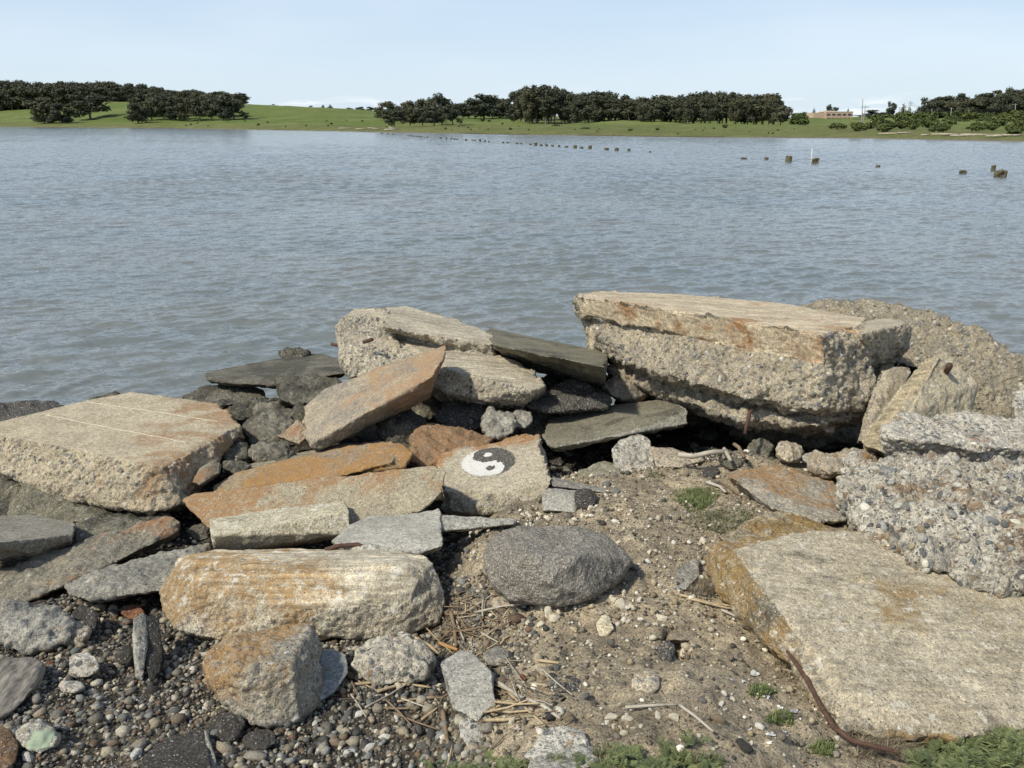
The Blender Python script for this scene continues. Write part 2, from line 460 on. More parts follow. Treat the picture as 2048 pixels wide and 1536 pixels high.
def blob(label, px0, py0, px1, py1, Yf, mat, Yb=None, n=11, name='stone', cat='stone', seed=0, jit=.13, **kw):
    """rounded or angular stone filling the pixel box; front foot at Yf, back crest at Yb"""
    r = random.Random(seed + int(px0 * 3 + py0))
    Yb = Yb or Yf + (px1 - px0) / F * Yf * .55
    cx, cy = (px0 + px1) / 2, (py0 + py1) / 2; a, b = (px1 - px0) / 2, (py1 - py0) / 2
    pts = []
    for i in range(n):
        th = 2 * math.pi * (i + r.uniform(-.25, .25)) / n
        k = 1 - r.uniform(0, jit)
        x = cx + a * math.cos(th) * k; y = cy + b * math.sin(th) * k
        f = (y - py0) / (py1 - py0)
        pts.append((x, y, Yb + (Yf - Yb) * f + .25 * (Yb - Yf) * 0))
    for i in range(4):                        # bulge towards the viewer
        th = 2 * math.pi * (i + r.random()) / 4
        x = cx + a * .45 * math.cos(th); y = cy + b * .35 * math.sin(th)
        f = (y - py0) / (py1 - py0)
        d = (px1 - px0) / F * Yf
        pts.append((x, y, Yb + (Yf - Yb) * f - (.06 if n < 8 else .13) * d))
    w = (px1 - px0) / F * Yf
    kw.setdefault('push', w * .5); kw.setdefault('amp', min(.024, w * .075)); kw.setdefault('facet', min(.02, w * .05)); kw.setdefault('it', 3)
    kw.setdefault('vox', max(.004, min(.014, w / 38)))
    if py1 > 1195 and px0 > 1080: kw.setdefault('sink', w * .25)
    return rock(label, [pts], mat, name=name, cat=cat, **kw)

def two_mats(o, mat):
    """cast (smooth) faces of a block take their own finish"""
    o.data.materials.append(mat); n = len(o.data.materials) - 1
    at = o.data.attributes['rough'].data; r_ = np.empty(len(at), np.float32); at.foreach_get('value', r_)
    tri = [p.vertices[0] for p in o.data.polygons]; mi = np.empty(len(tri), np.int32); o.data.polygons.foreach_get('material_index', mi)
    mi[r_[tri] < .5] = n; o.data.polygons.foreach_set('material_index', mi)
def stud(block, n, lo, hi, seed, pal, probs=None, facing=True):
    """press n real pebbles into the broken faces of a block (kept in the block's own mesh)"""
    R_ = np.random.RandomState(seed); me = block.data; loc = np.array(block.location)
    nv = len(me.vertices); co = np.empty(nv * 3, np.float32); me.vertices.foreach_get('co', co); co = co.reshape(-1, 3).astype(float)
    no = np.empty(nv * 3, np.float32); me.vertex_normals.foreach_get('vector', no); no = no.reshape(-1, 3).astype(float)
    rw = np.empty(nv, np.float32); me.attributes['rough'].data.foreach_get('value', rw)
    vd = CAMP - (co + loc); ok = np.where((rw > .6) & (fbm(co, 7, 2, seed) > R_.uniform(-.9, .5, nv)) & ((no * vd).sum(1) > -.1))[0]
    pick = R_.choice(ok, min(n, len(ok)), replace=False); n = len(pick)
    bm = bmesh.new(); bmesh.ops.create_icosphere(bm, subdivisions=2, radius=1.0); bm.verts.ensure_lookup_table()
    iv = np.array([x.co[:] for x in bm.verts]); iff = np.array([[q.index for q in x.verts] for x in bm.faces]); bm.free()
    k = len(iv)
    V = iv[None] * (1 + R_.uniform(-.10, .10, (n, k, 1)))
    sz = lo + (hi - lo) * R_.rand(n) ** 3.0
    N = no[pick]; A = np.cross(N, R_.normal(size=(n, 3))); A /= np.linalg.norm(A, axis=1)[:, None] + 1e-9; B = np.cross(N, A)
    s1 = sz * R_.uniform(.9, 1.3, n); s2 = sz * R_.uniform(.55, .95, n); s3 = sz * R_.uniform(.4, .7, n)
    W = V[..., :1] * (A * s1[:, None])[:, None] + V[..., 1:2] * (B * s2[:, None])[:, None] + V[..., 2:] * (N * s3[:, None])[:, None]
    W = W + (co[pick] - N * (s3 * R_.uniform(.1, .55, n))[:, None])[:, None]
    ci = R_.choice(len(pal), n, p=probs); tint = np.repeat(pal[ci] * R_.uniform(.75, 1.2, (n, 1)), k, 0)
    nl = len(me.loops); li = np.empty(nl, np.int32); me.loops.foreach_get('vertex_index', li)
    npo = len(me.polygons); ls = np.empty(npo, np.int32); lt = np.empty(npo, np.int32); mi = np.empty(npo, np.int32)
    me.polygons.foreach_get('loop_start', ls); me.polygons.foreach_get('loop_total', lt); me.polygons.foreach_get('material_index', mi)
    F2 = (iff[None] + (nv + np.arange(n) * k)[:, None, None]).reshape(-1)
    nf = len(F2) // 3
    m2 = bpy.data.meshes.new(me.name)
    allv = np.concatenate([co, W.reshape(-1, 3)])
    m2.vertices.add(len(allv)); m2.vertices.foreach_set('co', allv.astype(np.float32).ravel())
    m2.loops.add(nl + len(F2)); m2.loops.foreach_set('vertex_index', np.concatenate([li, F2]).astype(np.int32))
    m2.polygons.add(npo + nf); m2.polygons.foreach_set('loop_start', np.concatenate([ls, nl + 3 * np.arange(nf)]).astype(np.int32)); m2.polygons.foreach_set('loop_total', np.concatenate([lt, np.full(nf, 3)]).astype(np.int32))
    m2.update(calc_edges=True)
    for m in me.materials: m2.materials.append(m)
    m2.materials.append(M_PBL)
    m2.polygons.foreach_set('material_index', np.concatenate([mi, np.full(nf, len(m2.materials) - 1)]).astype(np.int32))
    m2.polygons.foreach_set('use_smooth', [True] * (npo + nf))
    at = m2.attributes.new('rough', 'FLOAT', 'POINT'); at.data.foreach_set('value', np.concatenate([rw, np.ones(n * k)]).astype(np.float32))
    tc_ = np.concatenate([np.zeros((nv, 3)), tint]); at = m2.attributes.new('tint', 'FLOAT_COLOR', 'POINT'); at.data.foreach_set('color', np.hstack([tc_, np.ones((len(tc_), 1))]).astype(np.float32).ravel())
    block.data = m2; bpy.data.meshes.remove(me)
def pebble_mat():
    m, t, bs = new_mat('pebbles')
    c = t.node('ShaderNodeAttribute', attribute_name='tint').outputs['Color']
    v = t.node('ShaderNodeTexCoord').outputs['Object']
    n = t.noise(v, 130, 4, .7)
    t.set(bs.inputs['Base Color'], t.mix(1., c, t.ramp(n, [(.3, (.6, .6, .6)), (.7, (1.35, 1.35, 1.3))]), 'MULTIPLY')); bs.inputs['Roughness'].default_value = .8
    t.set(bs.inputs['Normal'], t.bump(n, .004))
    return m
M_PBL = pebble_mat()
PAL_MIX = np.array([(.36, .33, .28), (.26, .25, .22), (.13, .13, .13), (.46, .43, .36), (.30, .23, .15), (.17, .18, .185), (.58, .55, .48), (.09, .09, .09), (.30, .26, .19), (.42, .40, .35), (.33, .32, .29), (.50, .47, .40), (.44,.42,.37), (.28,.28,.26)])
PAL_SOFT = np.array([(.34, .30, .24), (.26, .235, .195), (.19, .18, .16), (.42, .37, .29), (.30, .25, .18), (.22, .22, .21), (.48, .43, .35)])
def plane(a, b, c):
    A, B, C_ = P(*a), P(*b), P(*c)
    n = np.cross(B - A, C_ - A)
    def f(px, py, dz=0.0):
        r = ray(px, py); k = np.dot(n, A - CAMP) / np.dot(n, r)
        return (px, py, (CAMP + r * k)[1])
    return f
def bel(f, px, py, d): q = f(px, py); return (px, py, q[2] + d)
def on(f, pts): return [f(*p) for p in pts]

# ================================================================ the great slab at the right, on its rough footing
f = plane((1150, 592, 6.1), (1645, 668, 4.75), (1350, 587, 6.75))
top = on(f, [(1150, 592), (1645, 668), (1722, 648), (1735, 638), (1560, 606), (1350, 587), (1205, 583)])
fbd = plane((1150, 592, 6.1), (1645, 668, 4.75), (1160, 630, 6.11))
band_low = [(1160, 630, 6.11), fbd(1652, 725), (1738, 700, 5.0)]
mass = [(1166, 640, 6.2), fbd(1400, 682), fbd(1560, 712), fbd(1652, 727), (1735, 660, 5.0), (1750, 765, 4.9), (1735, 815, 4.85), (1640, 822, 4.62),
        (1480, 795, 4.8), (1300, 740, 5.3), (1210, 712, 5.9), (1175, 690, 6.15)]
low = [(1205, 730, 6.0), (1225, 752, 5.9), (1330, 790, 5.4), (1480, 838, 4.86), (1640, 852, 4.68), (1735, 830, 4.85), (1700, 740, 5.2), (1400, 730, 5.6)]
M_SLAB = conc((.56, .475, .345), (.46, .38, .27), stain=(.36, .165, .05), sa=.47, dark=.06, agg=.55, white=.32, lines=.75, sdir=(0, -.1, -.05))
o = rock('longest pale slab, flat topped with rusty front band on a thick pebbly base, overhanging a dark hollow at the water',
     [top + band_low, mass, low], M_SLAB, push=.62, amp=.030, smooth=[(0, 0, 1, 4), (0, 0, 1, 7)], famp=.003, name='concrete_slab', cat='concrete slab')
o.data.materials.clear()
M_MASS = conc((.46, .40, .295), (.31, .27, .205), stain=(.36, .17, .05), sa=.22, dark=.17, agg=.95, peb=30., white=.32, bump=1.7, lines=.75)
o.data.materials.append(M_MASS); o.data.materials.append(M_SLAB)
# cast faces take the boarded finish
at = o.data.attributes['rough'].data; rw_ = np.empty(len(at), np.float32); at.foreach_get('value', rw_)
tri = [p.vertices[0] for p in o.data.polygons]
o.data.polygons.foreach_set('material_index', (rw_[tri] < .5).astype(np.int32))
stud(o, 1700, .005, .022, 1, PAL_SOFT)

f = plane((1735, 655, 5.15), (1812, 648, 5.3), (1780, 636, 5.7))
rock('smaller flat-topped block wedged between the long pale slab and the domed block behind',
     [on(f, [(1722, 668), (1738, 660), (1785, 655), (1816, 648), (1812, 642), (1770, 636), (1728, 640)]) + [(1740, 745, 5.2), (1775, 715, 5.2), (1815, 690, 5.35)]],
     M_ROUGH, push=.4, amp=.025, smooth=[(0, 1, 3, 5)])

# domed block at the back right
DB = rock('broad domed rough block behind the long pale slab, against the open water',
     [[(1603, 612, 6.9), (1640, 597, 6.9), (1705, 598, 6.85), (1800, 612, 6.6), (1880, 632, 6.3), (1950, 655, 6.1), (1600, 660, 6.7), (1780, 720, 6.1), (1900, 760, 5.7), (1960, 690, 6.0)],
      [(1900, 640, 6.2), (1960, 660, 6.1), (2005, 692, 5.9), (2048, 712, 5.8), (2140, 760, 5.6), (2140, 870, 5.4), (1990, 850, 5.35), (1900, 850, 5.5), (1830, 770, 5.7), (1960, 700, 5.9)],
      [(1690, 720, 6.0), (1780, 705, 6.0), (1800, 790, 5.7), (1700, 800, 5.8)]],
     conc((.36, .31, .225), (.27, .235, .175), sa=.12, dark=.2, agg=.8, peb=34., white=.2, bump=1.5), push=.7, amp=.03)
stud(DB, 1500, .007, .026, 2, PAL_SOFT)
rock('small white rounded boulder cut by the right edge under the domed block',
     [[(2026, 800, 4.9), (2040, 770, 5.1), (2100, 755, 5.1), (2130, 830, 4.9), (2100, 880, 4.7), (2035, 850, 4.75)]], M_WHITE, push=.25, amp=.012, name='boulder', cat='boulder')

# leaning beams beside the slab end
rock('short grey post leaning between the long pale slab and the tan leaning beam',
     [[(1762, 740, 5.0), (1790, 732, 5.05), (1818, 738, 5.1), (1810, 790, 4.9), (1740, 880, 4.5), (1712, 885, 4.5), (1722, 850, 4.6)]],
     M_ROUGH, push=.22, amp=.009, smooth=[(0, 0, 2, 5)], name='concrete_post', cat='concrete post')
f = plane((1850, 712, 4.9), (1715, 880, 4.3), (1775, 905, 4.15))
LBm = rock('tan leaning beam with a smooth rust-streaked side and creamy broken end, right of the long slab',
     [on(f, [(1850, 716), (1725, 875), (1730, 890), (1777, 910), (1790, 880), (1880, 712)]),
      [(1862, 715, 4.9), (1890, 703, 4.95), (1925, 735, 4.9), (1957, 765, 4.85), (1950, 792, 4.8), (1932, 800, 4.8), (1932, 838, 4.7), (1780, 850, 4.3)]],
     conc((.50, .44, .32), (.42, .36, .25), stain=(.34, .19, .08), sa=.2, dark=.04, agg=.5, peb=30., white=.3, lines=.5), push=.24, amp=.012, smooth=[(0, 0, 1, 3)], name='concrete_beam', cat='concrete beam')
two_mats(LBm, conc((.36, .30, .20), (.28, .24, .165), stain=(.34, .18, .08), sa=.3, dark=.1, agg=.2, white=.1, lines=.8))

RF = plane((1490, 1120, 2.62), (1700, 1400, 1.92), (2048, 1190, 2.55))
# ================================================================ right-hand stack in front
WS = rock('white and rust-red slab lying on top of the pebbly block at the right edge',
     [[(1766, 858, 4.1), (1800, 832, 4.4), (1925, 826, 4.7), (2010, 838, 4.7), (2120, 850, 4.7), (2130, 900, 4.0), (1960, 905, 3.85), (1850, 885, 3.9), (1780, 875, 4.0)],
      [(1770, 870, 4.05), (1850, 880, 3.9), (2120, 905, 3.85), (2100, 960, 3.9), (1900, 945, 3.95), (1780, 915, 4.1)]],
     conc((.62, .58, .50), (.46, .42, .35), stain=(.26, .12, .06), sa=.30, dark=.15, agg=.8, peb=30., white=.6, bump=1.8), push=.35, amp=.02, name='concrete_slab', cat='concrete slab')
stud(WS, 500, .006, .02, 5, PAL_MIX)
PB = rock('huge block of exposed coloured pebbles and white cement leaning at the right edge',
     [[(1688, 945, 3.55), (1712, 915, 3.72), (1860, 928, 3.66), (2130, 945, 3.5), bel(RF, 2150, 1215, -.05), bel(RF, 2048, 1190, -.04), bel(RF, 1930, 1158, -.04), bel(RF, 1850, 1130, -.03), bel(RF, 1760, 1095, -.01), (1700, 1030, 3.15), (1760, 1000, 3.08), (1880, 1030, 2.9), (2110, 1060, 2.72)]],
     M_PEB, push=.5, amp=.042, vox=.0085, name='pebble_block', cat='concrete block', gr=False)
stud(PB, 1700, .005, .026, 3, PAL_MIX)
M_BIG = conc((.47, .41, .305), (.35, .30, .215), stain=(.33, .21, .07), sa=.32, dark=.24, agg=.6, peb=40., white=.5, lines=.35, bump=1.2, edge=.17, sdir=(-.07, .10, 0))
rock('widest flat slab with ochre-stained edges filling the lower right corner, a rusty bar along its edge',
     [on(RF, [(1470, 1105), (1500, 1122), (1545, 1190), (1600, 1275), (1700, 1375), (1765, 1412), (1900, 1412), (2060, 1400), (2300, 1380), (2300, 1200), (2048, 1120), (1800, 1075), (1640, 1060)])
      + [(1688, 1466, 1.85), (1600, 1330, 2.1), (1540, 1232, 2.4), (1440, 1178, 2.72), (1405, 1140, 2.8), (1425, 1078, 2.85), (1760, 1478, 1.82), (1900, 1474, 1.83), (2060, 1450, 1.9), (2290, 1440, 1.95)]],
     M_BIG, push=.3, amp=.017, smooth=[(0, 1, 4, 7)], famp=.0032, gr=False, name='concrete_slab', cat='concrete slab', vox=.0075)
rock('crumbling ochre-crusted ridge running under the pebbly block along the back of the widest slab',
     [[(1432, 1072, 2.95), (1500, 1060, 3.1), (1522, 1036, 3.3), (1562, 1024, 3.4), (1640, 1050, 3.3), (1720, 1080, 3.2), (1800, 1122, 3.0), (1745, 1140, 2.85), (1600, 1120, 2.82), (1500, 1110, 2.8)]],
     conc((.44, .37, .25), (.33, .27, .18), stain=(.33, .20, .05), sa=.6, dark=.14, agg=.6, peb=34., white=.4, bump=1.4), push=.3, amp=.018)
rock('flat rock with an orange lichen top sunk in the dirt left of the pebbly block',
     [[(1452, 950, 4.0), (1470, 938, 4.15), (1545, 929, 4.3), (1600, 944, 4.15), (1665, 965, 4.0), (1692, 985, 3.85), (1680, 1010, 3.7), (1590, 1000, 3.72), (1500, 975, 3.85)],
      [(1470, 965, 3.95), (1560, 995, 3.75), (1680, 1012, 3.68), (1700, 1040, 3.5), (1640, 1045, 3.42), (1540, 1015, 3.6)]],
     conc((.38, .345, .28), (.30, .27, .22), stain=(.40, .235, .09), sa=.40, dark=.1, agg=.5, white=.35, sdir=(0, .25, .7)), push=.28, amp=.012, name='boulder', cat='boulder')
blob('ochre and white rough stone just behind the pebbly block', 1618, 893, 1775, 955, 4.05, conc((.44, .38, .29), (.33, .28, .21), sa=.5, dark=.1, white=.4, peb=34.), 4.35, name='boulder', cat='boulder')
blob('pale rounded stone at the lip of the hollow under the long slab', 1548, 880, 1610, 925, 4.45, M_TAN, 4.6)
blob('small grey stone right of the pale rounded one at the lip of the hollow', 1600, 900, 1645, 930, 4.3, M_GREY, 4.4)
rock('short sawn wood offcut jutting from under the long slab', [[(1632, 846, 4.8), (1645, 842, 4.9), (1672, 852, 4.85), (1665, 865, 4.75), (1655, 863, 4.7)]],
     simple_mat('grey_wood', (.36, .31, .24), stretch=(1, 8, 8)), push=.1, amp=.002, name='wood_offcut', cat='wood offcut', vox=.005)

# ================================================================ block in the middle distance, with the notched shoulder
M_MID = conc((.50, .445, .34), (.37, .325, .25), sa=.16, dark=.08, agg=.9, peb=34., white=.35, lines=.7, bump=1.3)
fu = plane((770, 632, 6.5), (985, 692, 5.9), (860, 618, 7.1))
fl = plane((780, 672, 6.35), (1090, 775, 5.2), (905, 742, 5.45))
SB = rock('tall stepped block with a bulging rough end and two flat ledges, standing against the water',
     [[(672, 655, 6.3), (680, 640, 6.4), (705, 618, 6.6), (772, 614, 6.7), (800, 690, 6.1), (775, 748, 5.8), (700, 756, 5.9), (683, 720, 6.0)],
      on(fu, [(772, 655), (772, 634), (775, 615), (815, 612), (900, 637), (962, 658), (990, 672), (985, 690)]) + [(775, 672, 6.55), (985, 712, 5.95)],
      on(fl, [(778, 668), (985, 706), (1042, 725), (1092, 772), (1070, 778), (905, 742)]) + [(1080, 785, 5.22), (1050, 806, 5.2), (960, 800, 5.25), (890, 786, 5.4), (870, 760, 5.5), (760, 745, 5.85)]],
     M_MID, push=.5, amp=.017, smooth=[(1, 1, 6, 4), (2, 0, 3, 5)], famp=.003, name='stepped_block', cat='concrete block')
stud(SB, 900, .008, .022, 4, PAL_SOFT)
fb = plane((988, 668, 6.6), (1205, 712, 5.7), (1060, 672, 6.8))
rock('long dark wet beam sloping from the stepped block down to the long pale slab',
     [on(fb, [(965, 664), (990, 690), (1210, 735), (1215, 705), (1080, 678), (985, 656)]) + [(1208, 770, 5.75), (1150, 748, 5.9), (1060, 728, 6.3), (990, 715, 6.5)]],
     conc((.20, .185, .13), (.135, .125, .09), sa=.1, dark=.35, agg=.3, white=.12), push=.3, amp=.012, smooth=[(0, 0, 2, 4)], name='concrete_beam', cat='concrete beam')
ft = plane((893, 690, 5.3), (630, 893, 4.75), (612, 812, 5.35))
rock('thick orange slab tilted up on edge with its point raised beside the stepped block',
     [on(ft, [(893, 688), (888, 715), (868, 752), (632, 882), (606, 866), (608, 812), (650, 776), (745, 748)]) + [(870, 768, 5.25), (862, 790, 5.25), (640, 898, 4.85), (618, 895, 4.85)]],
     conc((.36, .30, .215), (.23, .205, .17), stain=(.40, .25, .12), sa=.5, dark=.24, agg=.5, peb=55., white=.28, sdir=(.4, 0, .1)), push=.2, amp=.012, smooth=[(0, 0, 3, 5)], famp=.003, name='concrete_slab', cat='concrete slab')

# ================================================================ left boulder
fL = plane((20, 866, 4.75), (300, 932, 4.25), (245, 784, 5.9))
M_LB = conc((.52, .445, .32), (.42, .355, .25), stain=(.40, .24, .11), sa=.30, dark=.07, agg=.7, peb=40., white=.38, bump=1.4, sdir=(.25, .1, 0))
LB = rock('big pale block with light lines scored across its flat top, at the left edge',
     [on(fL, [(-60, 858), (20, 868), (150, 895), (300, 930), (365, 880), (480, 848), (440, 812), (385, 800), (262, 784), (175, 800), (60, 850)])
      + [(-60, 905, 4.7), (0, 945, 4.5), (100, 990, 4.35), (200, 1012, 4.22), (300, 1027, 4.1), (372, 1008, 4.2), bel(fL, 330, 935, .04), bel(fL, 420, 885, .06), bel(fL, 482, 860, .1)]],
     M_LB, push=.45, amp=.019, smooth=[(0, 2, 5, 8)], famp=.0018, name='scored_block', cat='concrete block')
stud(LB, 500, .006, .018, 6, PAL_SOFT)
# ================================================================ the painted block
fy = plane((890, 985, 4.12), (1105, 960, 4.15), (1075, 870, 4.72))
M_YY = conc((.44, .39, .295), (.36, .315, .235), stain=(.40, .18, .05), sa=.36, dark=.03, agg=.65, peb=60., white=.35, sdir=(-.35, .75, 0), bump=1.1, pores=.8)
YY = rock('block with a round black and white yin-yang painted on its sloping face',
     [on(fy, [(892, 985), (1000, 962), (1100, 955), (1075, 870), (1035, 878), (940, 900), (880, 905), (872, 930)]) + [(892, 1015, 4.05), (905, 1028, 4.02), (1040, 1022, 4.0), (1085, 992, 4.05), (1103, 968, 4.12)]],
     M_YY, push=.34, amp=.022, smooth=[(0, 0, 2, 3)], famp=.0012, name='painted_block', cat='concrete block')

# ================================================================ slabs left of it
fo = plane((362, 1003, 3.95), (890, 940, 3.95), (700, 1030, 3.7))
rock('very long ochre-edged slab standing on edge just left of the painted block',
     [on(fo, [(362, 1000), (385, 988), (868, 930), (892, 942), (884, 985), (845, 1022), (700, 1060), (470, 1085), (410, 1050)])],
     conc((.36, .315, .225), (.30, .26, .19), stain=(.36, .20, .08), sa=.26, dark=.08, agg=.35, white=.2, sdir=(-.22, 0, .7), pores=.9), push=.22, amp=.010, smooth=[(0, 0, 3, 6)], famp=.003, name='concrete_slab', cat='concrete slab')
fp = plane((430, 975, 4.35), (640, 905, 4.6), (820, 905, 4.4))
rock('bright orange crusted slab with a wavy back edge behind the very long ochre slab',
     [on(fp, [(428, 975), (470, 945), (560, 922), (640, 905), (700, 890), (782, 884), (785, 925), (640, 948)])
      + [(640, 965, 4.25), (430, 985, 4.3)], [(770, 890, 4.5), (800, 888, 4.55), (825, 908, 4.4), (810, 935, 4.3), (700, 950, 4.3), (690, 930, 4.35)]],
     conc((.30, .24, .16), (.24, .18, .12), stain=(.40, .21, .06), sa=.72, dark=.25, agg=.3, white=.15), push=.16, amp=.010, smooth=[(0, 0, 3, 5)], name='concrete_slab', cat='concrete slab')
rock('thin brown slab lying flat behind the bright orange crusted slab',
     [[(470, 938, 4.75), (540, 915, 4.9), (660, 893, 5.0), (760, 880, 5.0), (790, 890, 4.9), (760, 915, 4.7), (560, 940, 4.6)]], M_ORG, push=.14, amp=.006, name='concrete_slab', cat='concrete slab')
rock('orange-brown rough rock directly behind the painted block',
     [[(822, 868, 4.85), (845, 853, 5.0), (905, 853, 5.05), (945, 865, 5.0), (990, 875, 4.95), (975, 890, 4.75), (880, 925, 4.55), (845, 935, 4.5), (820, 915, 4.55)]],
     conc((.30, .24, .17), (.21, .18, .13), stain=(.36, .20, .085), sa=.55, dark=.3, agg=.6, white=.2, sdir=(0, .1, .8)), push=.3, amp=.018, facet=.01, name='boulder', cat='boulder')
fc = plane((420, 1038, 3.62), (690, 1003, 3.72), (698, 1022, 3.6))
rock('short cream curb piece with a chalky white top, in front of the very long ochre slab',
     [on(fc, [(420, 1038), (560, 1015), (690, 1003), (700, 1022), (560, 1040), (424, 1072)]) + [(428, 1104, 3.5), (560, 1088, 3.5), (702, 1066, 3.52)]],
     conc((.47, .43, .32), (.40, .35, .25), stain=(.42, .25, .09), sa=.22, dark=.14, agg=.4, peb=60., white=.6, pores=.9), push=.2, amp=.006, smooth=[(0, 0, 1, 3), (0, 5, 4, 6)], famp=.003, name='curb_piece', cat='curb piece')
ff = plane((665, 1085, 3.25), (880, 1078, 3.2), (870, 1020, 3.7))
rock('flat grey slab with a pointed left tip, between the cream curb piece and the long rusty beam',
     [on(ff, [(664, 1082), (700, 1050), (755, 1022), (875, 1020), (884, 1050), (800, 1066), (740, 1088)]) + [(745, 1104, 3.15), (840, 1108, 3.1), (884, 1092, 3.15), (690, 1098, 3.2)]],
     M_GREYP, push=.15, amp=.009, smooth=[(0, 0, 3, 4)], name='concrete_slab', cat='concrete slab')
rock('thin pale wedge of concrete right of the flat grey slab, under the painted block',
     [[(876, 1028, 3.62), (960, 1034, 3.6), (1035, 1040, 3.55), (1030, 1048, 3.5), (960, 1055, 3.45), (880, 1062, 3.4)]], M_GREYP, push=.08, amp=.004, name='concrete_slab', cat='concrete slab')
# foreground long beam
fr = plane((345, 1122, 2.98), (860, 1118, 2.98), (830, 1103, 3.12))
fs = plane((330, 1140, 2.92), (860, 1135, 2.92), (600, 1235, 2.72))
M_FB = conc((.56, .50, .385), (.46, .405, .305), stain=(.42, .26, .10), sa=.30, dark=.0, agg=.75, peb=42., white=.6, lines=1., bump=1.3, sdir=(-.28, 0, .3))
rock('long rust-stained pale beam lying in the foreground with a rounded right end',
     [[(352, 1116, 3.02), (430, 1099, 3.14), (600, 1097, 3.16), (828, 1104, 3.12), (868, 1122, 3.02), (888, 1165, 2.95), (893, 1205, 2.88), (882, 1246, 2.8), (800, 1276, 2.72), (640, 1272, 2.68),
       (430, 1284, 2.66), (350, 1256, 2.72), (324, 1222, 2.8), (318, 1185, 2.88), (338, 1140, 2.96), (500, 1130, 2.9), (780, 1128, 2.9), (840, 1160, 2.84), (400, 1160, 2.82), (600, 1220, 2.7), (820, 1210, 2.76)]],
     M_FB, push=.3, amp=.011, it=4, vox=.0065, smooth=[(0, 1, 3, 16), (0, 18, 17, 19)], famp=.004, name='concrete_beam', cat='concrete beam')
rock('round-shouldered boulder with an orange top in front of the long rust-stained beam',
     [[(400, 1325, 2.35), (432, 1290, 2.45), (500, 1262, 2.5), (560, 1249, 2.55), (618, 1254, 2.52), (642, 1300, 2.45), (640, 1350, 2.35), (625, 1400, 2.25), (600, 1442, 2.15), (560, 1456, 2.12), (508, 1446, 2.13),
       (450, 1398, 2.2), (415, 1355, 2.28), (580, 1330, 2.22), (480, 1340, 2.2), (600, 1290, 2.35)]],
     conc((.40, .36, .285), (.30, .27, .215), stain=(.41, .24, .085), sa=.16, dark=.06, agg=.8, peb=36., white=.35, bump=1.3, sdir=(-.45, .2, .85)), push=.26, amp=.012, vox=.0055, it=3, name='boulder', cat='boulder')
blob('white-speckled rock full of dark pebbles right of the orange-topped boulder', 697, 1268, 874, 1370, 2.4, conc((.56, .52, .43), (.42, .38, .31), sa=.02, dark=.06, agg=1., peb=34., white=.5, bump=1.3), 2.65, n=9, name='boulder', cat='boulder', seed=3)
fg = plane((893, 1330, 2.42), (985, 1350, 2.35), (950, 1435, 2.12))
rock('smooth grey flat-faced chunk resting on dry reeds right of the white-speckled rock',
     [on(fg, [(884, 1318), (918, 1300), (942, 1301), (985, 1345), (990, 1385), (960, 1432), (915, 1415), (893, 1370)]) + [(882, 1328, 2.38), (955, 1445, 2.1), (990, 1410, 2.18), (905, 1418, 2.15)]],
     M_GREYP, push=.12, amp=.006, smooth=[(0, 0, 3, 5)], vox=.005, name='concrete_chunk', cat='concrete chunk')
rock('blue-grey broken piece with a green glassy side squeezed behind the orange-topped boulder',
     [[(640, 1300, 2.6), (664, 1297, 2.62), (694, 1308, 2.58), (697, 1345, 2.48), (670, 1385, 2.38), (630, 1408, 2.32), (625, 1370, 2.4)]],
     conc((.30, .31, .30), (.17, .20, .185), sa=0., dark=.1, agg=.4, white=.3), push=.1, amp=.005, vox=.005, name='concrete_chunk', cat='concrete chunk')
rock('dark grey asphalt boulder, large and oval, in the middle of the dirt',
     [[(966, 1100, 2.95), (985, 1068, 3.05), (1050, 1050, 3.12), (1150, 1052, 3.15), (1215, 1068, 3.1), (1248, 1100, 3.0), (1266, 1120, 2.95), (1245, 1160, 2.85), (1190, 1195, 2.72), (1110, 1212, 2.68), (1020, 1205, 2.72),
       (985, 1175, 2.78), (970, 1140, 2.86), (1050, 1110, 2.72), (1160, 1110, 2.74), (1100, 1160, 2.66)]],
     conc((.30, .272, .232), (.215, .193, .163), sa=0., dark=.05, agg=.45, peb=75., white=.1, fleck=.5, bump=1.3, name='asphalt'), push=.22, amp=.008, it=26, vox=.0062, name='asphalt_boulder', cat='boulder')
# ================================================================ lower-left slabs
fq = plane((0, 1060, 3.6), (148, 1060, 3.7), (60, 1028, 4.0))
rock('smooth grey slab with a brown broken edge at the left edge, under the big scored block',
     [on(fq, [(-60, 1035), (60, 1029), (148, 1045), (148, 1068), (60, 1078), (-60, 1090)]) + [(146, 1082, 3.6), (80, 1108, 3.5), (-60, 1125, 3.45)]],
     conc((.27, .255, .21), (.22, .2, .165), stain=(.26, .14, .06), sa=.2, dark=.2, agg=.4, white=.1), push=.15, amp=.010, smooth=[(0, 0, 2, 4)], name='concrete_slab', cat='concrete slab')
rock('long brown-grey slab slanting down to the left, its raised right tip orange',
     [[(-60, 1168, 3.35), (0, 1140, 3.45), (120, 1095, 3.6), (240, 1055, 3.75), (340, 1031, 3.85), (362, 1040, 3.8), (366, 1062, 3.75), (240, 1120, 3.42), (120, 1175, 3.2), (0, 1228, 3.02), (-60, 1250, 3.0), (80, 1150, 3.3)]],
     conc((.26, .235, .18), (.185, .17, .13), stain=(.36, .19, .08), sa=.30, dark=.25, agg=.55, white=.25, sdir=(.35, 0, .1)), push=.16, amp=.014, gr=False, name='concrete_slab', cat='concrete slab')
rock('mossy grey-green slab lying behind the long brown-grey slanting slab',
     [[(145, 1050, 4.0), (200, 1036, 4.1), (300, 1036, 4.1), (330, 1045, 4.0), (240, 1075, 3.85), (150, 1092, 3.75)]], M_DKG, push=.2, amp=.012, name='concrete_slab', cat='concrete slab')
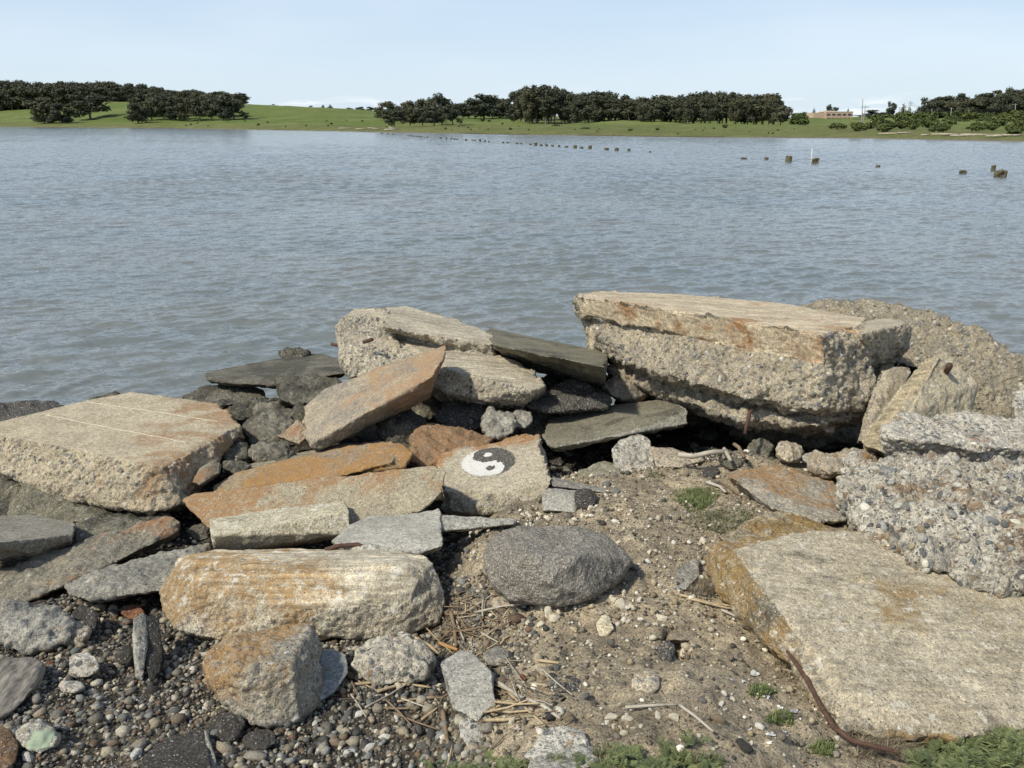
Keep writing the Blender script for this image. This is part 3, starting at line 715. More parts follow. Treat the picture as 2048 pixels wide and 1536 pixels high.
rock('grey slab patched with bright orange, tucked against the left end of the rusty beam',
     [[(133, 1172, 3.1), (170, 1145, 3.22), (260, 1120, 3.35), (420, 1085, 3.5), (425, 1100, 3.45), (345, 1135, 3.2), (330, 1180, 3.0), (180, 1200, 2.95), (140, 1192, 3.0), (200, 1152, 3.1)]],
     conc((.30, .285, .24), (.21, .2, .17), stain=(.42, .21, .08), sa=.30, dark=.2, agg=.6, white=.35, sdir=(.1, 0, -.2)), push=.16, amp=.012, gr=False, name='concrete_slab', cat='concrete slab')
rock('dark mossy boulder with an orange peak below the big scored block',
     [[(20, 1010, 4.3), (60, 960, 4.45), (85, 962, 4.5), (180, 1000, 4.4), (260, 1035, 4.3), (215, 1045, 4.1), (60, 1045, 4.1), (10, 1038, 4.15)]],
     conc((.20, .185, .13), (.14, .13, .095), stain=(.32, .17, .08), sa=.3, dark=.35, agg=.5, white=.2), push=.4, amp=.014, name='boulder', cat='boulder')
blob('greenish stone at the left edge left of the orange-peaked boulder', -30, 950, 55, 1010, 4.5, M_DKG, 4.7)
blob('low dark wet stone at the left edge under the greenish one', -40, 995, 40, 1040, 4.2, M_DK, 4.5)
blob('brown dark stone peeping out below the right end of the big scored block', 225, 1010, 345, 1075, 4.0, M_DK, 4.3, seed=5)
# bottom-left bits
blob('pale grey rock with a dusty top lying beside the black asphalt cube', -20, 1208, 152, 1305, 2.75, conc((.36, .345, .30), (.22, .21, .19), sa=.04, dark=.2, agg=.7, white=.4), 3.0, name='boulder', cat='boulder', seed=11)
blob('pale tapering stone under the black asphalt cube', 110, 1240, 180, 1290, 2.65, M_TAN, 2.8)
blob('near-black asphalt cube left of the upright split stone', 142, 1203, 198, 1276, 2.75, M_ASPHD, 2.9, n=7, name='asphalt_chunk', cat='asphalt chunk')
rock('upright split stone with a pale narrow face', [[(266, 1238, 2.65), (285, 1226, 2.7), (294, 1232, 2.7), (290, 1320, 2.48), (287, 1366, 2.4), (270, 1355, 2.42), (268, 1300, 2.5)]],
     conc((.42, .40, .34), (.22, .21, .19), sa=.02, dark=.2, agg=.6, white=.4), push=.06, amp=.005, vox=.005, name='split_stone', cat='stone')
rock('black asphalt wedge leaning against the right side of the upright split stone', [[(294, 1232, 2.72), (318, 1228, 2.76), (326, 1300, 2.6), (320, 1345, 2.5), (300, 1365, 2.44), (290, 1330, 2.5)]],
     M_ASPHD, push=.1, amp=.006, vox=.005, name='asphalt_chunk', cat='asphalt chunk')
blob('black asphalt lump just left of the upright split stone', 232, 1290, 268, 1330, 2.52, M_ASPHD, 2.6, name='asphalt_chunk', cat='asphalt chunk')
blob('small cream knobbly stone left of the upright split stone', 134, 1304, 200, 1358, 2.45, M_WHITE, 2.58)
blob('low white stone below the cream knobbly one', 120, 1362, 170, 1386, 2.33, M_WHITE, 2.4)
blob('small rusty-brown angular stone touching the left end of the rusty beam', 240, 1204, 292, 1242, 2.78, conc((.22, .1, .05), (.16, .08, .05), sa=.2, dark=.2, agg=.1, white=.1), 2.88, n=6)
gs = blob('pale stone with a flat green-painted face near the bottom left corner', 24, 1441, 118, 1512, 2.0, conc((.46, .43, .36), (.34, .32, .27), sa=.03, dark=.1, agg=.7, white=.35), 2.15, n=9)
blob('rusty brown crumbly lump in the bottom left corner', -30, 1448, 40, 1548, 1.85, conc((.18, .11, .06), (.12, .08, .05), sa=.3, dark=.4, agg=.2, white=.1), 2.05)
rock('dark flat slab lying in the gravel at the bottom edge', [[(275, 1520, 1.95), (330, 1475, 2.08), (400, 1455, 2.12), (412, 1462, 2.1), (425, 1545, 1.85), (350, 1580, 1.8), (290, 1560, 1.85)]],
     M_ASPHD, push=.08, amp=.006, vox=.005, name='concrete_slab', cat='concrete slab')
rock('thin grey blade of stone standing at the right side of the dark flat slab', [[(408, 1458, 2.06), (416, 1462, 2.06), (432, 1520, 1.92), (433, 1570, 1.82), (422, 1570, 1.82)]], M_GREY, push=.05, amp=.002, vox=.004, name='split_stone', cat='stone')
blob('black asphalt lump under the orange-topped boulder', 412, 1420, 490, 1485, 2.05, M_ASPHD, 2.2, name='asphalt_chunk', cat='asphalt chunk', seed=2)
blob('smaller black asphalt lump right of the one under the orange-topped boulder', 486, 1455, 558, 1502, 1.98, M_ASPHD, 2.1, name='asphalt_chunk', cat='asphalt chunk', seed=4)
# driftwood stump
M_DRIFT = simple_mat('driftwood', (.23, .205, .17), var=.75, scale=3, stretch=(14, 2.2, 14), bump=.012)
rock('weathered grey driftwood stump with deep grain at the left edge', [[(-60, 1330, 2.4), (0, 1322, 2.45), (60, 1316, 2.5), (84, 1330, 2.46), (70, 1375, 2.32), (30, 1420, 2.2), (-10, 1440, 2.15), (-60, 1440, 2.15)]],
     M_DRIFT, push=.12, amp=.008, vox=.006, name='driftwood', cat='driftwood')

# ================================================================ dark wet rocks by the water, left of centre
fd = plane((415, 755, 7.0), (690, 745, 6.9), (600, 706, 8.2))
rock('flat dark wet slab projecting over the water edge',
     [on(fd, [(412, 745), (440, 738), (545, 718), (640, 706), (694, 722), (696, 738), (560, 748), (425, 750)]) + [(412, 758, 6.85), (470, 768, 6.6), (545, 770, 6.5), (694, 745, 6.8)]],
     M_DK, push=.25, amp=.014, smooth=[(0, 0, 3, 5)], name='concrete_slab', cat='concrete slab')
blob('small dark rock crowning the flat dark wet slab', 553, 695, 622, 720, 7.9, M_DK, 8.1, n=7, name='boulder', cat='boulder')
rock('lower dark slab dipping into the water under the flat dark wet slab', [[(365, 792, 6.9), (420, 770, 7.1), (470, 768, 7.0), (530, 780, 6.8), (525, 800, 6.5), (440, 812, 6.3), (380, 815, 6.4)]], M_DK, push=.4, amp=.018, name='concrete_slab', cat='concrete slab')
rock('squarish dark block right below the flat dark wet slab', [[(553, 760, 6.3), (560, 752, 6.5), (670, 752, 6.5), (682, 765, 6.3), (640, 800, 5.9), (600, 812, 5.8), (560, 800, 5.9)]], M_DK, push=.4, amp=.018)
BL = [  # label, box, Yf, Yb, mat
 ('dark round rock under the lower dark slab', 455, 798, 520, 845, 6.0, 6.3, M_DK),
 ('dark rock touching the left side of the tilted orange slab', 583, 800, 612, 850, 5.6, 5.8, M_DK),
 ('knobbly dark rock between the dark slabs and the scored block', 500, 795, 590, 830, 6.1, 6.4, M_DK),
 ('broad greenish rock right of the scored block', 478, 820, 610, 905, 5.1, 5.6, M_DKG),
 ('low dark rock in the shade right of the scored block', 430, 880, 500, 925, 4.8, 5.1, M_DK),
 ('brownish smooth rock above the bright orange crusted slab', 493, 884, 590, 930, 4.8, 5.0, M_DKG),
 ('small dark rock above the left tip of the bright orange crusted slab', 445, 915, 505, 948, 4.55, 4.75, M_DK),
 ('dark rounded boulder in the middle under the stepped block', 866, 802, 978, 872, 5.2, 5.6, M_ASPH),
 ('dark rock split by a crack under the lower edge of the tilted orange slab', 748, 812, 866, 892, 4.95, 5.35, M_DK),
 ('round grey rock right of the dark rounded boulder', 955, 814, 1042, 880, 4.95, 5.25, M_GREY),
 ('small knobbly grey rock touching the round grey rock', 1020, 817, 1066, 858, 5.1, 5.3, M_GREY),
 ('brown wet rock under the left end of the long pale slab', 1205, 745, 1310, 800, 5.6, 5.9, M_ORG),
 ('small dark stone in front of the orange-brown rough rock', 780, 885, 830, 910, 4.7, 4.8, M_DK),
 ('dark wet stone under the ochre slab near the scored block', 375, 1045, 425, 1085, 3.8, 3.95, M_DK),
]
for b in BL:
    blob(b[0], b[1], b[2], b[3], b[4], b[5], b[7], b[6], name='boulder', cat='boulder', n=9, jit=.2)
rock('small orange diamond-shaped stone left of the tilted orange slab', [[(553, 872, 5.0), (595, 840, 5.1), (622, 866, 5.0), (598, 890, 4.9)]], M_OR, push=.12, amp=.006, vox=.008, name='stone', cat='stone')
rock('small orange tapered stone at the right end of the big scored block', [[(384, 962, 4.3), (400, 935, 4.45), (430, 920, 4.5), (443, 926, 4.5), (440, 945, 4.4), (400, 970, 4.25)]], M_ORG, push=.14, amp=.006, vox=.008, name='stone', cat='stone')
rock('dark triangular boulder below the long dark wet beam', [[(1048, 800, 5.5), (1090, 785, 5.6), (1150, 757, 5.9), (1170, 757, 5.9), (1222, 795, 5.6), (1215, 815, 5.3), (1130, 822, 5.2), (1060, 815, 5.3)]], M_ASPH, push=.4, amp=.016, name='boulder', cat='boulder')
rock('flat wet slab in the puddle gap under the long dark wet beam', [[(1090, 760, 6.2), (1130, 752, 6.4), (1210, 765, 6.2), (1205, 785, 5.8), (1110, 780, 5.9)]], M_DK, push=.3, amp=.012, name='concrete_slab', cat='concrete slab')
fk = plane((1100, 890, 4.75), (1370, 818, 5.2), (1250, 800, 5.7))
DP = rock('long dark plank-like slab with a pale grey edge, left of the hollow',
     [on(fk, [(1085, 870), (1095, 838), (1200, 812), (1330, 797), (1372, 818), (1200, 856), (1110, 885)]) + [(1105, 896, 4.72), (1240, 872, 4.85), (1378, 848, 5.05), (1376, 822, 5.18)]],
     conc((.33, .315, .26), (.23, .22, .18), sa=.04, dark=.2, agg=.5, white=.35), push=.18, amp=.010, smooth=[(0, 1, 3, 5)], name='concrete_slab', cat='concrete slab')
two_mats(DP, conc((.21, .195, .145), (.15, .138, .10), stain=(.17, .14, .05), sa=.3, dark=.35, agg=.3, white=.25, fleck=.2))
rock('far-left black rock at the water edge behind the scored block', [[(-60, 812, 6.6), (0, 806, 6.7), (95, 802, 6.8), (130, 812, 6.6), (100, 850, 6.0), (0, 866, 5.8), (-60, 870, 5.8)]], M_ASPH, push=.5, amp=.02, name='boulder', cat='boulder')
rock('black rock mostly under water behind the scored block', [[(140, 812, 7.0), (190, 792, 7.2), (240, 785, 7.3), (200, 820, 6.6)]], M_DK, push=.4, amp=.02, name='boulder', cat='boulder')

FILL = [('dark shaded boulder under the middle of the stepped block', 700, 772, 900, 850, 5.75, 6.1), ('dark shaded boulder under the right end of the stepped block', 880, 775, 1085, 838, 5.75, 6.0),  # boulders added behind the pile to fill its gaps with darkness
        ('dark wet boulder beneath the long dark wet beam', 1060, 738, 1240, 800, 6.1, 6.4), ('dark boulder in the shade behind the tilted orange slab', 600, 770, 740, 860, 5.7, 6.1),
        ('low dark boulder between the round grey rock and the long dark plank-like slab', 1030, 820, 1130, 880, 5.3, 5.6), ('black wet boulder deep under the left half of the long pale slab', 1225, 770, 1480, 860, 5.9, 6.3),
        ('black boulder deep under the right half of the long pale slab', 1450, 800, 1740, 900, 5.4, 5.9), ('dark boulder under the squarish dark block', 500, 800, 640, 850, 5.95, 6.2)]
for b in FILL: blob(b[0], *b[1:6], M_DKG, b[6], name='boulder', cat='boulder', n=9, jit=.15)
# ================================================================ stones at the edge of the dirt mound
rock('knobbly white stone standing at the back edge of the dirt mound', [[(1222, 900, 4.7), (1240, 878, 4.85), (1275, 868, 4.9), (1300, 880, 4.85), (1312, 935, 4.6), (1290, 955, 4.5), (1240, 960, 4.5), (1225, 930, 4.6)]], M_WHITE, push=.2, amp=.012, vox=.008, name='boulder', cat='boulder')
rock('low cream stone right of the knobbly white one on the mound edge', [[(1302, 895, 4.75), (1340, 897, 4.75), (1395, 910, 4.65), (1408, 920, 4.55), (1360, 935, 4.45), (1315, 932, 4.5)]], M_TAN, push=.16, amp=.010, vox=.008, name='boulder', cat='boulder')
rock('mossy flat stone lying in the dark pit left of the knobbly white one', [[(1155, 940, 4.55), (1210, 922, 4.7), (1240, 925, 4.65), (1245, 955, 4.4), (1190, 978, 4.25), (1160, 965, 4.35)]],
     conc((.30, .28, .2), (.2, .19, .13), stain=(.2, .16, .04), sa=.5, dark=.2, agg=.5, white=.4), push=.12, amp=.01, vox=.008, name='boulder', cat='boulder')
rock('thin grey board-like strip sticking out right of the painted block', [[(1100, 958, 4.2), (1105, 953, 4.25), (1215, 978, 4.0), (1212, 985, 3.95), (1105, 972, 4.1)]], M_GREY, push=.05, amp=.002, vox=.006, name='concrete_strip', cat='concrete strip')
rock('squat pale block just right of the foot of the painted block', [[(1083, 985, 4.0), (1095, 977, 4.08), (1165, 982, 4.0), (1172, 1000, 3.9), (1150, 1025, 3.75), (1085, 1022, 3.78), (1150, 990, 3.85)]], M_GREYP, push=.14, amp=.006, vox=.007)
blob('small black stone on the right side of the squat pale block', 1148, 978, 1192, 1018, 3.78, M_ASPHD, 3.9)
blob('dark asphalt lump beside the burrow hole', 1316, 1272, 1350, 1322, 2.32, M_ASPH, 2.42, name='asphalt_chunk', cat='asphalt chunk')
rock('dirt-coloured clod added as a roof to shade the back of the burrow hole', [[(1330, 1282, 2.37), (1340, 1266, 2.40), (1375, 1262, 2.42), (1400, 1272, 2.40), (1402, 1284, 2.36), (1385, 1280, 2.35), (1350, 1279, 2.35)]],
     conc((.30, .25, .18), (.21, .175, .125), sa=0., dark=.1, agg=.4, peb=90., white=.25, name='dried_dirt'), push=.16, amp=.006, vox=.0045, gr=False, name='dirt_clod', cat='added dirt clod')  # clod added over the burrow to keep its back in shadow
blob('tall cream wedge inside the burrow hole', 1358, 1292, 1374, 1320, 2.27, M_TAN, 2.30, gr=False, n=6, sink=0.0)
blob('round dark asphalt lump in the dirt right of the reeds', 1098, 1334, 1172, 1382, 2.2, M_ASPH, 2.32, name='asphalt_chunk', cat='asphalt chunk')
rock('broad white flat stone near the bottom edge with a thin plate on it', [[(1048, 1512, 1.86), (1090, 1460, 1.98), (1130, 1450, 2.0), (1165, 1462, 1.97), (1180, 1490, 1.9), (1100, 1535, 1.8)]], M_WHITE, push=.1, amp=.006, vox=.005, name='boulder', cat='boulder')
rock('pale slab at the bottom edge below the broad white flat stone', [[(1060, 1520, 1.82), (1130, 1498, 1.87), (1190, 1492, 1.88), (1200, 1520, 1.8), (1120, 1575, 1.7), (1050, 1560, 1.72)]], M_GREYP, push=.08, amp=.004, vox=.005, name='concrete_slab', cat='concrete slab')
rock('white pebbly stone under the lower tip of the smooth grey chunk', [[(918, 1440, 2.03), (940, 1432, 2.06), (962, 1448, 2.02), (970, 1485, 1.93), (940, 1498, 1.9), (918, 1470, 1.96)]], M_WHITE, push=.08, amp=.005, vox=.004, name='stone', cat='stone')
blob('grey flat stone wedged in the reeds above the smooth grey chunk', 968, 1293, 1024, 1332, 2.42, M_GREY, 2.52)
blob('cream stone poking out under the left side of the dark asphalt boulder', 980, 1190, 1020, 1225, 2.72, M_TAN, 2.8)
blob('pale smooth stone sunk in the dirt left of the widest slab', 1262, 1330, 1325, 1378, 2.2, M_TAN, 2.32)
blob('tall cream stone in the dirt below the dark asphalt boulder', 1190, 1220, 1230, 1272, 2.45, conc((.60, .53, .38), (.5, .43, .3), sa=.1, dark=.03, agg=.2, white=.2), 2.55, n=6, jit=.3, it=1)
rock('cracked grey slab in the dirt beside the left corner of the widest slab', [[(1340, 1165, 2.75), (1365, 1130, 2.85), (1395, 1118, 2.9), (1402, 1150, 2.78), (1372, 1180, 2.68), (1345, 1178, 2.7)]], M_GREY, push=.06, amp=.005, vox=.006, name='concrete_slab', cat='concrete slab')
PIT = [(1392, 852, 1440, 880, 4.85), (1330, 868, 1362, 892, 4.8), (1440, 905, 1490, 935, 4.5), (1490, 870, 1552, 915, 4.6), (1402, 925, 1440, 950, 4.35), (1160, 895, 1205, 925, 4.6), (1120, 925, 1150, 950, 4.45), (1095, 905, 1130, 930, 4.6), (1195, 880, 1225, 905, 4.75), (1310, 880, 1340, 905, 4.85)]
PITL = ['in the hollow under the left part of the long slab', 'left of the one under the long pale slab', 'behind the bleached driftwood stick', 'beside the pale rounded stone', 'below the bleached driftwood stick',
        'in the pit above the mossy flat stone', 'at the left end of the mossy flat stone', 'just right of the upper corner of the painted block', 'tucked under the long dark plank-like slab', 'behind the low cream stone']
for i, (a, b, c, d, y) in enumerate(PIT):
    blob('dark angular stone lying ' + PITL[i], a, b, c, d, y, [M_DKG, M_ASPHD, M_DK][i % 3], y + .15, n=6, jit=.32, gr=True, it=1, sink=.02)

# ================================================================ painted symbol, laid on the block as a thin coat
def paint(block, fpl, cx, cy, hx, hy, kind, name, label=None, seed=1):
    """fpl plane; centre pixel; half-width vector pixel (right), half-height pixel (up)"""
    c = P(*fpl(cx, cy)); ax = P(*fpl(*hx)) - c; ay = P(*fpl(*hy)) - c
    R = (np.linalg.norm(ax) + np.linalg.norm(ay)) / 2
    ex = ax / np.linalg.norm(ax); n = np.cross(ax, ay); n /= np.linalg.norm(n)
    if n[2] < 0: n = -n
    ey = np.cross(n, ex)
    if kind == 'rect': R = np.linalg.norm(ax); Ry = np.linalg.norm(ay)
    else: Ry = R
    me = block.data; me.calc_loop_triangles()
    M = block.matrix_world if False else Matrix.Translation(block.location)
    bvh = BVHTree.FromPolygons([M @ v.co for v in me.vertices], [tuple(p.vertices) for p in me.polygons])
    N = 130 if kind == 'yy' else 40
    idx = -np.ones((N + 1, N + 1), int); vs = []
    for i in range(N + 1):
        for j in range(N + 1):
            u = -1.03 + 2.06 * i / N; v = -1.03 + 2.06 * j / N
            p = c + ex * u * R + ey * v * Ry + n * .15
            h = bvh.ray_cast(Vector(p), Vector(-n), .4)
            if h[0] is None: continue
            idx[i, j] = len(vs); vs.append(np.array(h[0]) + n * .0012)
    fs = []; mi = []
    uvs = []
    for i in range(N):
        for j in range(N):
            q = [idx[i, j], idx[i + 1, j], idx[i + 1, j + 1], idx[i, j + 1]]
            if min(q) < 0: continue
            fs.append(q); uvs.append((-1.03 + 2.06 * (i + .5) / N, -1.03 + 2.06 * (j + .5) / N))
    uv = np.array(uvs); nz = fbm(np.c_[uv, np.zeros(len(uv))], 9, 3, seed) * .035; nf = vnoise(np.c_[uv, np.ones(len(uv))], 45, seed + 5)
    r = np.hypot(uv[:, 0], uv[:, 1]) + nz
    if kind == 'yy':
        keep = (r < 1.0 + .03 * nf) & ~((r > .9) & (nf > .75)) & (nf < .93)
        x, y = uv[:, 0] + nz, uv[:, 1] + nz
        x, y = x * math.cos(.12) + y * math.sin(.12), -x * math.sin(.12) + y * math.cos(.12)
        black = x > 0
        black |= np.hypot(x, y - .5) < .5
        black &= ~(np.hypot(x, y + .5) < .5)
        black &= ~(np.hypot(x - .05, y - .48) < .155)
        black |= np.hypot(x, y + .47) < .155
        mi = black.astype(int)
    else:
        keep = (np.abs(uv[:, 0]) < .92 + nz * 3) & (np.abs(uv[:, 1]) < .92 + nz * 3) & (nf < .9)
        mi = np.zeros(len(uv), int)
    fs = np.array(fs)[keep]; mi = mi[keep]
    used = np.unique(fs); remap = -np.ones(len(vs), int); remap[used] = np.arange(len(used))
    o = mesh_from(name, np.array(vs)[used] - np.array(block.location), remap[fs], None)
    o.parent = block
    if label: o['label'] = label
    return o, mi
def paint_mat(name, col):
    m, t, bs = new_mat(name)
    v = t.node('ShaderNodeTexCoord').outputs['Object']
    s = t.noise(v, 260, 3, .7); s2 = t.noise(v, 60, 4, .7)
    wear = t.math('MAXIMUM', t.step(s, .50, .62), t.step(s2, .53, .66))
    c = t.mix(t.math('MULTIPLY', wear, .7), col, (.36, .32, .25))
    c = t.mix(1.0, c, t.ramp(s2, [(.3, (.8, .8, .8)), (.7, (1.2, 1.2, 1.2))]), 'MULTIPLY')
    t.set(bs.inputs['Base Color'], c); bs.inputs['Roughness'].default_value = .8
    t.set(bs.inputs['Normal'], t.bump(s, .003))
    return m
o, mi = paint(YY, fy, 977, 923, (1026, 917), (975, 894), 'yy', 'painted_symbol', 'round black and white yin-yang painting')
o.data.materials.append(paint_mat('white_paint', (.74, .73, .69))); o.data.materials.append(paint_mat('black_paint', (.045, .042, .042)))
o.data.polygons.foreach_set('material_index', mi.astype(np.int32))
# three scored lines on the left block: thin lime ridges following its top
def strip(block, pts, w, mat, name):
    me = block.data; M = Matrix.Translation(block.location)
    bvh = BVHTree.FromPolygons([M @ v.co for v in me.vertices], [tuple(p.vertices) for p in me.polygons])
    vs = []; fs = []; N = 90
    a, b = np.array(pts[0], float), np.array(pts[1], float)
    for i in range(N + 1):
        q = a + (b - a) * i / N
        p0 = P(*fL(*q)); dr = P(*fL(*b)) - P(*fL(*a)); dr /= np.linalg.norm(dr); sd = np.cross(dr, [0, 0, 1.]); sd /= np.linalg.norm(sd)
        ww = w * (1 + .5 * math.sin(i * .7) * math.sin(i * .23 + 1))
        for s in (-1, 0, 1):
            p = p0 + sd * s * ww + np.array([0, 0, .2]) + sd * .004 * math.sin(i * .31)
            h = bvh.ray_cast(Vector(p), Vector((0, 0, -1)), .5)
            z = h[0].z if h[0] is not None else p0[2]
            vs.append((p[0], p[1], z + (.0035 if s == 0 else -.001)))
    for i in range(N):
        for s in (0, 1):
            k = i * 3 + s; fs.append((k, k + 3, k + 4, k + 1))
    o = mesh_from(name, np.array(vs) - np.array(block.location), np.array(fs), mat)
    o.parent = block
M_LIME = simple_mat('lime_line', (.58, .51, .38), var=.3, scale=40)
for a, b in (((92, 830), (372, 884)), ((178, 804), (436, 842)),):
    strip(LB, (a, b), .006, M_LIME, 'scored_line')
def hitpx(block, px, py):
    me = block.data; M = Matrix.Translation(block.location)
    bvh = BVHTree.FromPolygons([M @ v.co for v in me.vertices], [tuple(p.vertices) for p in me.polygons])
    h = bvh.ray_cast(Vector(CAMP), Vector(ray(px, py)))
    return (px, py, h[0].y)
o, mi = paint(gs, plane(hitpx(gs, 62, 1465), hitpx(gs, 98, 1467), hitpx(gs, 80, 1495)), 81, 1480, (105, 1476), (82, 1460), 'rect', 'green_paint')
o.data.materials.append(simple_mat('green_paint', (.30, .36, .25), var=.15, bump=.0005))
# ================================================================ ground, water, far shore
def axis(lo, hi, step, outer):
    a = list(np.arange(lo, hi + 1e-6, step)); s = step; x = a[-1]
    r = []
    while x < outer: s *= 1.18; x += s; r.append(x)
    s = step; x = lo; l = []
    while x > -outer: s *= 1.18; x -= s; l.append(x)
    return np.array(l[::-1] + a + r)
def ground():
    X = axis(-2.6, 3.4, .0125, 3500); Y = axis(1.2, 7.0, .0125, 3500)
    gx, gy = np.meshgrid(X, Y); x = gx.ravel(); y = gy.ravel()
    z = gz_at(x, y)
    p = np.c_[x, y, z * 0]
    w = left_w(x, y)
    n = len(X); m = len(Y)
    i = np.arange(m - 1)[:, None] * n + np.arange(n - 1)[None]
    f = np.stack([i, i + 1, i + n + 1, i + n], -1).reshape(-1, 4)
    wn = np.clip(w + .35 * vnoise(p, 3, 3) + .25 * vnoise(p, 8, 4), 0, 1)
    m_, t, bs = new_mat('dirt_and_gravel')
    v = t.node('ShaderNodeTexCoord').outputs['Object']
    lw = t.node('ShaderNodeAttribute', attribute_name='gravel').outputs['Fac']
    n1 = t.noise(v, 2.2, 6, .65); n2 = t.noise(v, 24, 6, .72); n3 = t.noise(v, 120, 4, .75)
    dirt = t.mix(t.step(n1, .4, .62), (.36, .30, .215), (.24, .20, .145))
    dirt = t.mix(t.step(t.noise(v, 7, 5, .7), .55, .7), dirt, (.44, .38, .275))
    grav = t.mix(n2, (.028, .025, .021), (.075, .065, .052))
    col = t.mix(lw, dirt, grav)
    col = t.mix(1.0, col, t.ramp(n2, [(.28, (.5, .5, .5)), (.5, (1, 1, 1)), (.72, (1.3, 1.3, 1.25))]), 'MULTIPLY')
    col = t.mix(1.0, col, t.ramp(n3, [(.3, (.38, .37, .35)), (.48, (1, 1, 1)), (.68, (1.75, 1.72, 1.6))]), 'MULTIPLY')
    col = t.mix(1.0, col, t.ramp(t.noise(v, 260, 3, .8), [(.3, (.5, .5, .5)), (.5, (1, 1, 1)), (.7, (1.6, 1.58, 1.5))]), 'MULTIPLY')
    vo = t.voro(t.vmath('ADD', v, t.vmath('SCALE', t.noise(v, 30, 2, color=True), scale=.02)), 62)
    rr = t.sep(vo.outputs['Color'])
    k = t.math('MULTIPLY', t.math('SUBTRACT', 1., t.step(vo.outputs['Distance'], .22, .4)), t.math('GREATER_THAN', rr[1], .55))
    sc = t.ramp(rr[0], [(0, (.06, .055, .05)), (.25, (.16, .145, .12)), (.5, (.26, .21, .15)), (.7, (.40, .35, .27)), (.88, (.52, .48, .39))], 'CONSTANT')
    col = t.mix(t.math('MULTIPLY', k, .8), col, sc)
    h = t.math('ADD', t.math('MULTIPLY', n2, .5), t.math('MULTIPLY', n3, .3))
    h = t.math('ADD', h, t.math('MULTIPLY', k, .35))
    t.set(bs.inputs['Base Color'], col); bs.inputs['Roughness'].default_value = .95; bs.inputs['Specular IOR Level'].default_value = .2
    t.set(bs.inputs['Normal'], t.bump(h, .018))
    o = mesh_from('ground', np.c_[x, y, z], f, m_, attrs={'gravel': np.maximum(wn, np.clip((y - 4.55 + .25 * vnoise(p, 3, 9)) / .3, 0, 1))})
    tag(o, 'bare brown dirt mound and dark gravel of the near shore', 'ground', kind='structure')
    return o
GR = ground()

def water():
    m_, t, bs = new_mat('bay_water')
    pos = t.node('ShaderNodeNewGeometry').outputs['Position']
    gn = t.node('ShaderNodeNewGeometry').outputs['Normal']
    x, y, z = t.sep(pos)
    def layer(ang, su, sv, det, seed):
        ca, sa_ = math.cos(ang), math.sin(ang)
        uu = t.math('ADD', t.math('MULTIPLY', x, ca), t.math('MULTIPLY', y, sa_)); vv = t.math('SUBTRACT', t.math('MULTIPLY', y, ca), t.math('MULTIPLY', x, sa_))
        nz = t.noise(t.comb(t.math('MULTIPLY', uu, su), t.math('MULTIPLY', vv, sv), seed), 1.0, det, .6, .4, color=True)
        return t.vmath('SUBTRACT', nz, (.5, .5, .5))
    a = layer(.25, 3.4, 8.0, 3, 1.0)
    c = layer(-.45, 8.0, 17.0, 3, 3.0)
    s = t.vmath('ADD', t.vmath('SCALE', a, scale=.8), t.vmath('SCALE', c, scale=.6))
    sx, sy, sz = t.sep(s)
    t.set(bs.inputs['Normal'], t.vmath('NORMALIZE', t.vmath('ADD', gn, t.comb(t.math('MULTIPLY', sx, .7), sy, 0.0))))
    mud = t.mix(t.step(t.noise(t.comb(t.math('MULTIPLY', x, .06), t.math('MULTIPLY', y, .16), 0.), 1., 4, .6), .35, .7), (.163, .172, .162), (.14, .168, .172))
    t.set(bs.inputs['Base Color'], mud)
    bs.inputs['Roughness'].default_value = .10
    bs.inputs['IOR'].default_value = 1.33
    # real waves: a directional sum of short wind waves, thinned out where the mesh is too coarse to carry them
    Y = [6.0]
    while Y[-1] < 620: Y.append(Y[-1] + min(.42, .020 + .0024 * Y[-1] ** .97))
    Y = np.array(Y); U = np.linspace(-.92, .92, 800)
    gy = np.repeat(Y, len(U)); gx = np.tile(U, len(Y)) * gy
    dy = np.repeat(np.gradient(Y), len(U)); dx = (U[1] - U[0]) * gy
    R_ = np.random.RandomState(8); h = np.zeros(len(gx)); p = np.c_[gx, gy, gx * 0]
    env = 1 + .35 * vnoise(p, .11, 3) + .25 * vnoise(p * [.35, 1, 1], .04, 4)
    env2 = 1 + .35 * vnoise(p, .5, 5)
    wx = gx + .25 * vnoise(p, .45, 6); wy = gy + .25 * vnoise(p, .45, 7)
    n = 54
    for i in range(n):
        lam = .20 * (1.35 / .20) ** (i / (n - 1)) * R_.uniform(.92, 1.08)
        th = math.radians(R_.normal(-14, 24)); kx, ky = math.sin(th), math.cos(th)
        k = 2 * math.pi / lam; sl = .041 * (1.0 if lam < .7 else (.7 / lam) ** .8)
        sp_ = np.maximum(dy * abs(ky), dx * abs(kx) * .9)
        w = np.clip((lam / sp_ - 2.2) / 1.6, 0, 1)
        s_ = np.sin(k * (wx * kx + wy * ky) + R_.uniform(0, 6.28))
        h += w * sl / k * (np.exp(.9 * (s_ - 1)) * 1.9 - .9) * (env2 if i % 3 else 1)
    h *= env
    # calm to nothing at the two flanks and at the stones
    m = len(Y); nn = len(U)
    i = np.arange(m - 1)[:, None] * nn + np.arange(nn - 1)[None]
    f = np.stack([i, i + 1, i + nn + 1, i + nn], -1).reshape(-1, 4)
    v = np.c_[gx, gy, h]; b = len(v)
    q = np.array([(-4000, 6, -.2), (4000, 6, -.2), (4000, 4000, -.2), (-4000, 4000, -.2)])
    o = mesh_from('water', np.concatenate([v, q]), np.concatenate([f, [[b, b + 1, b + 2, b + 3]]]), m_)
    tag(o, 'choppy grey-green water of the bay', 'water', kind='structure')
    return o
water()

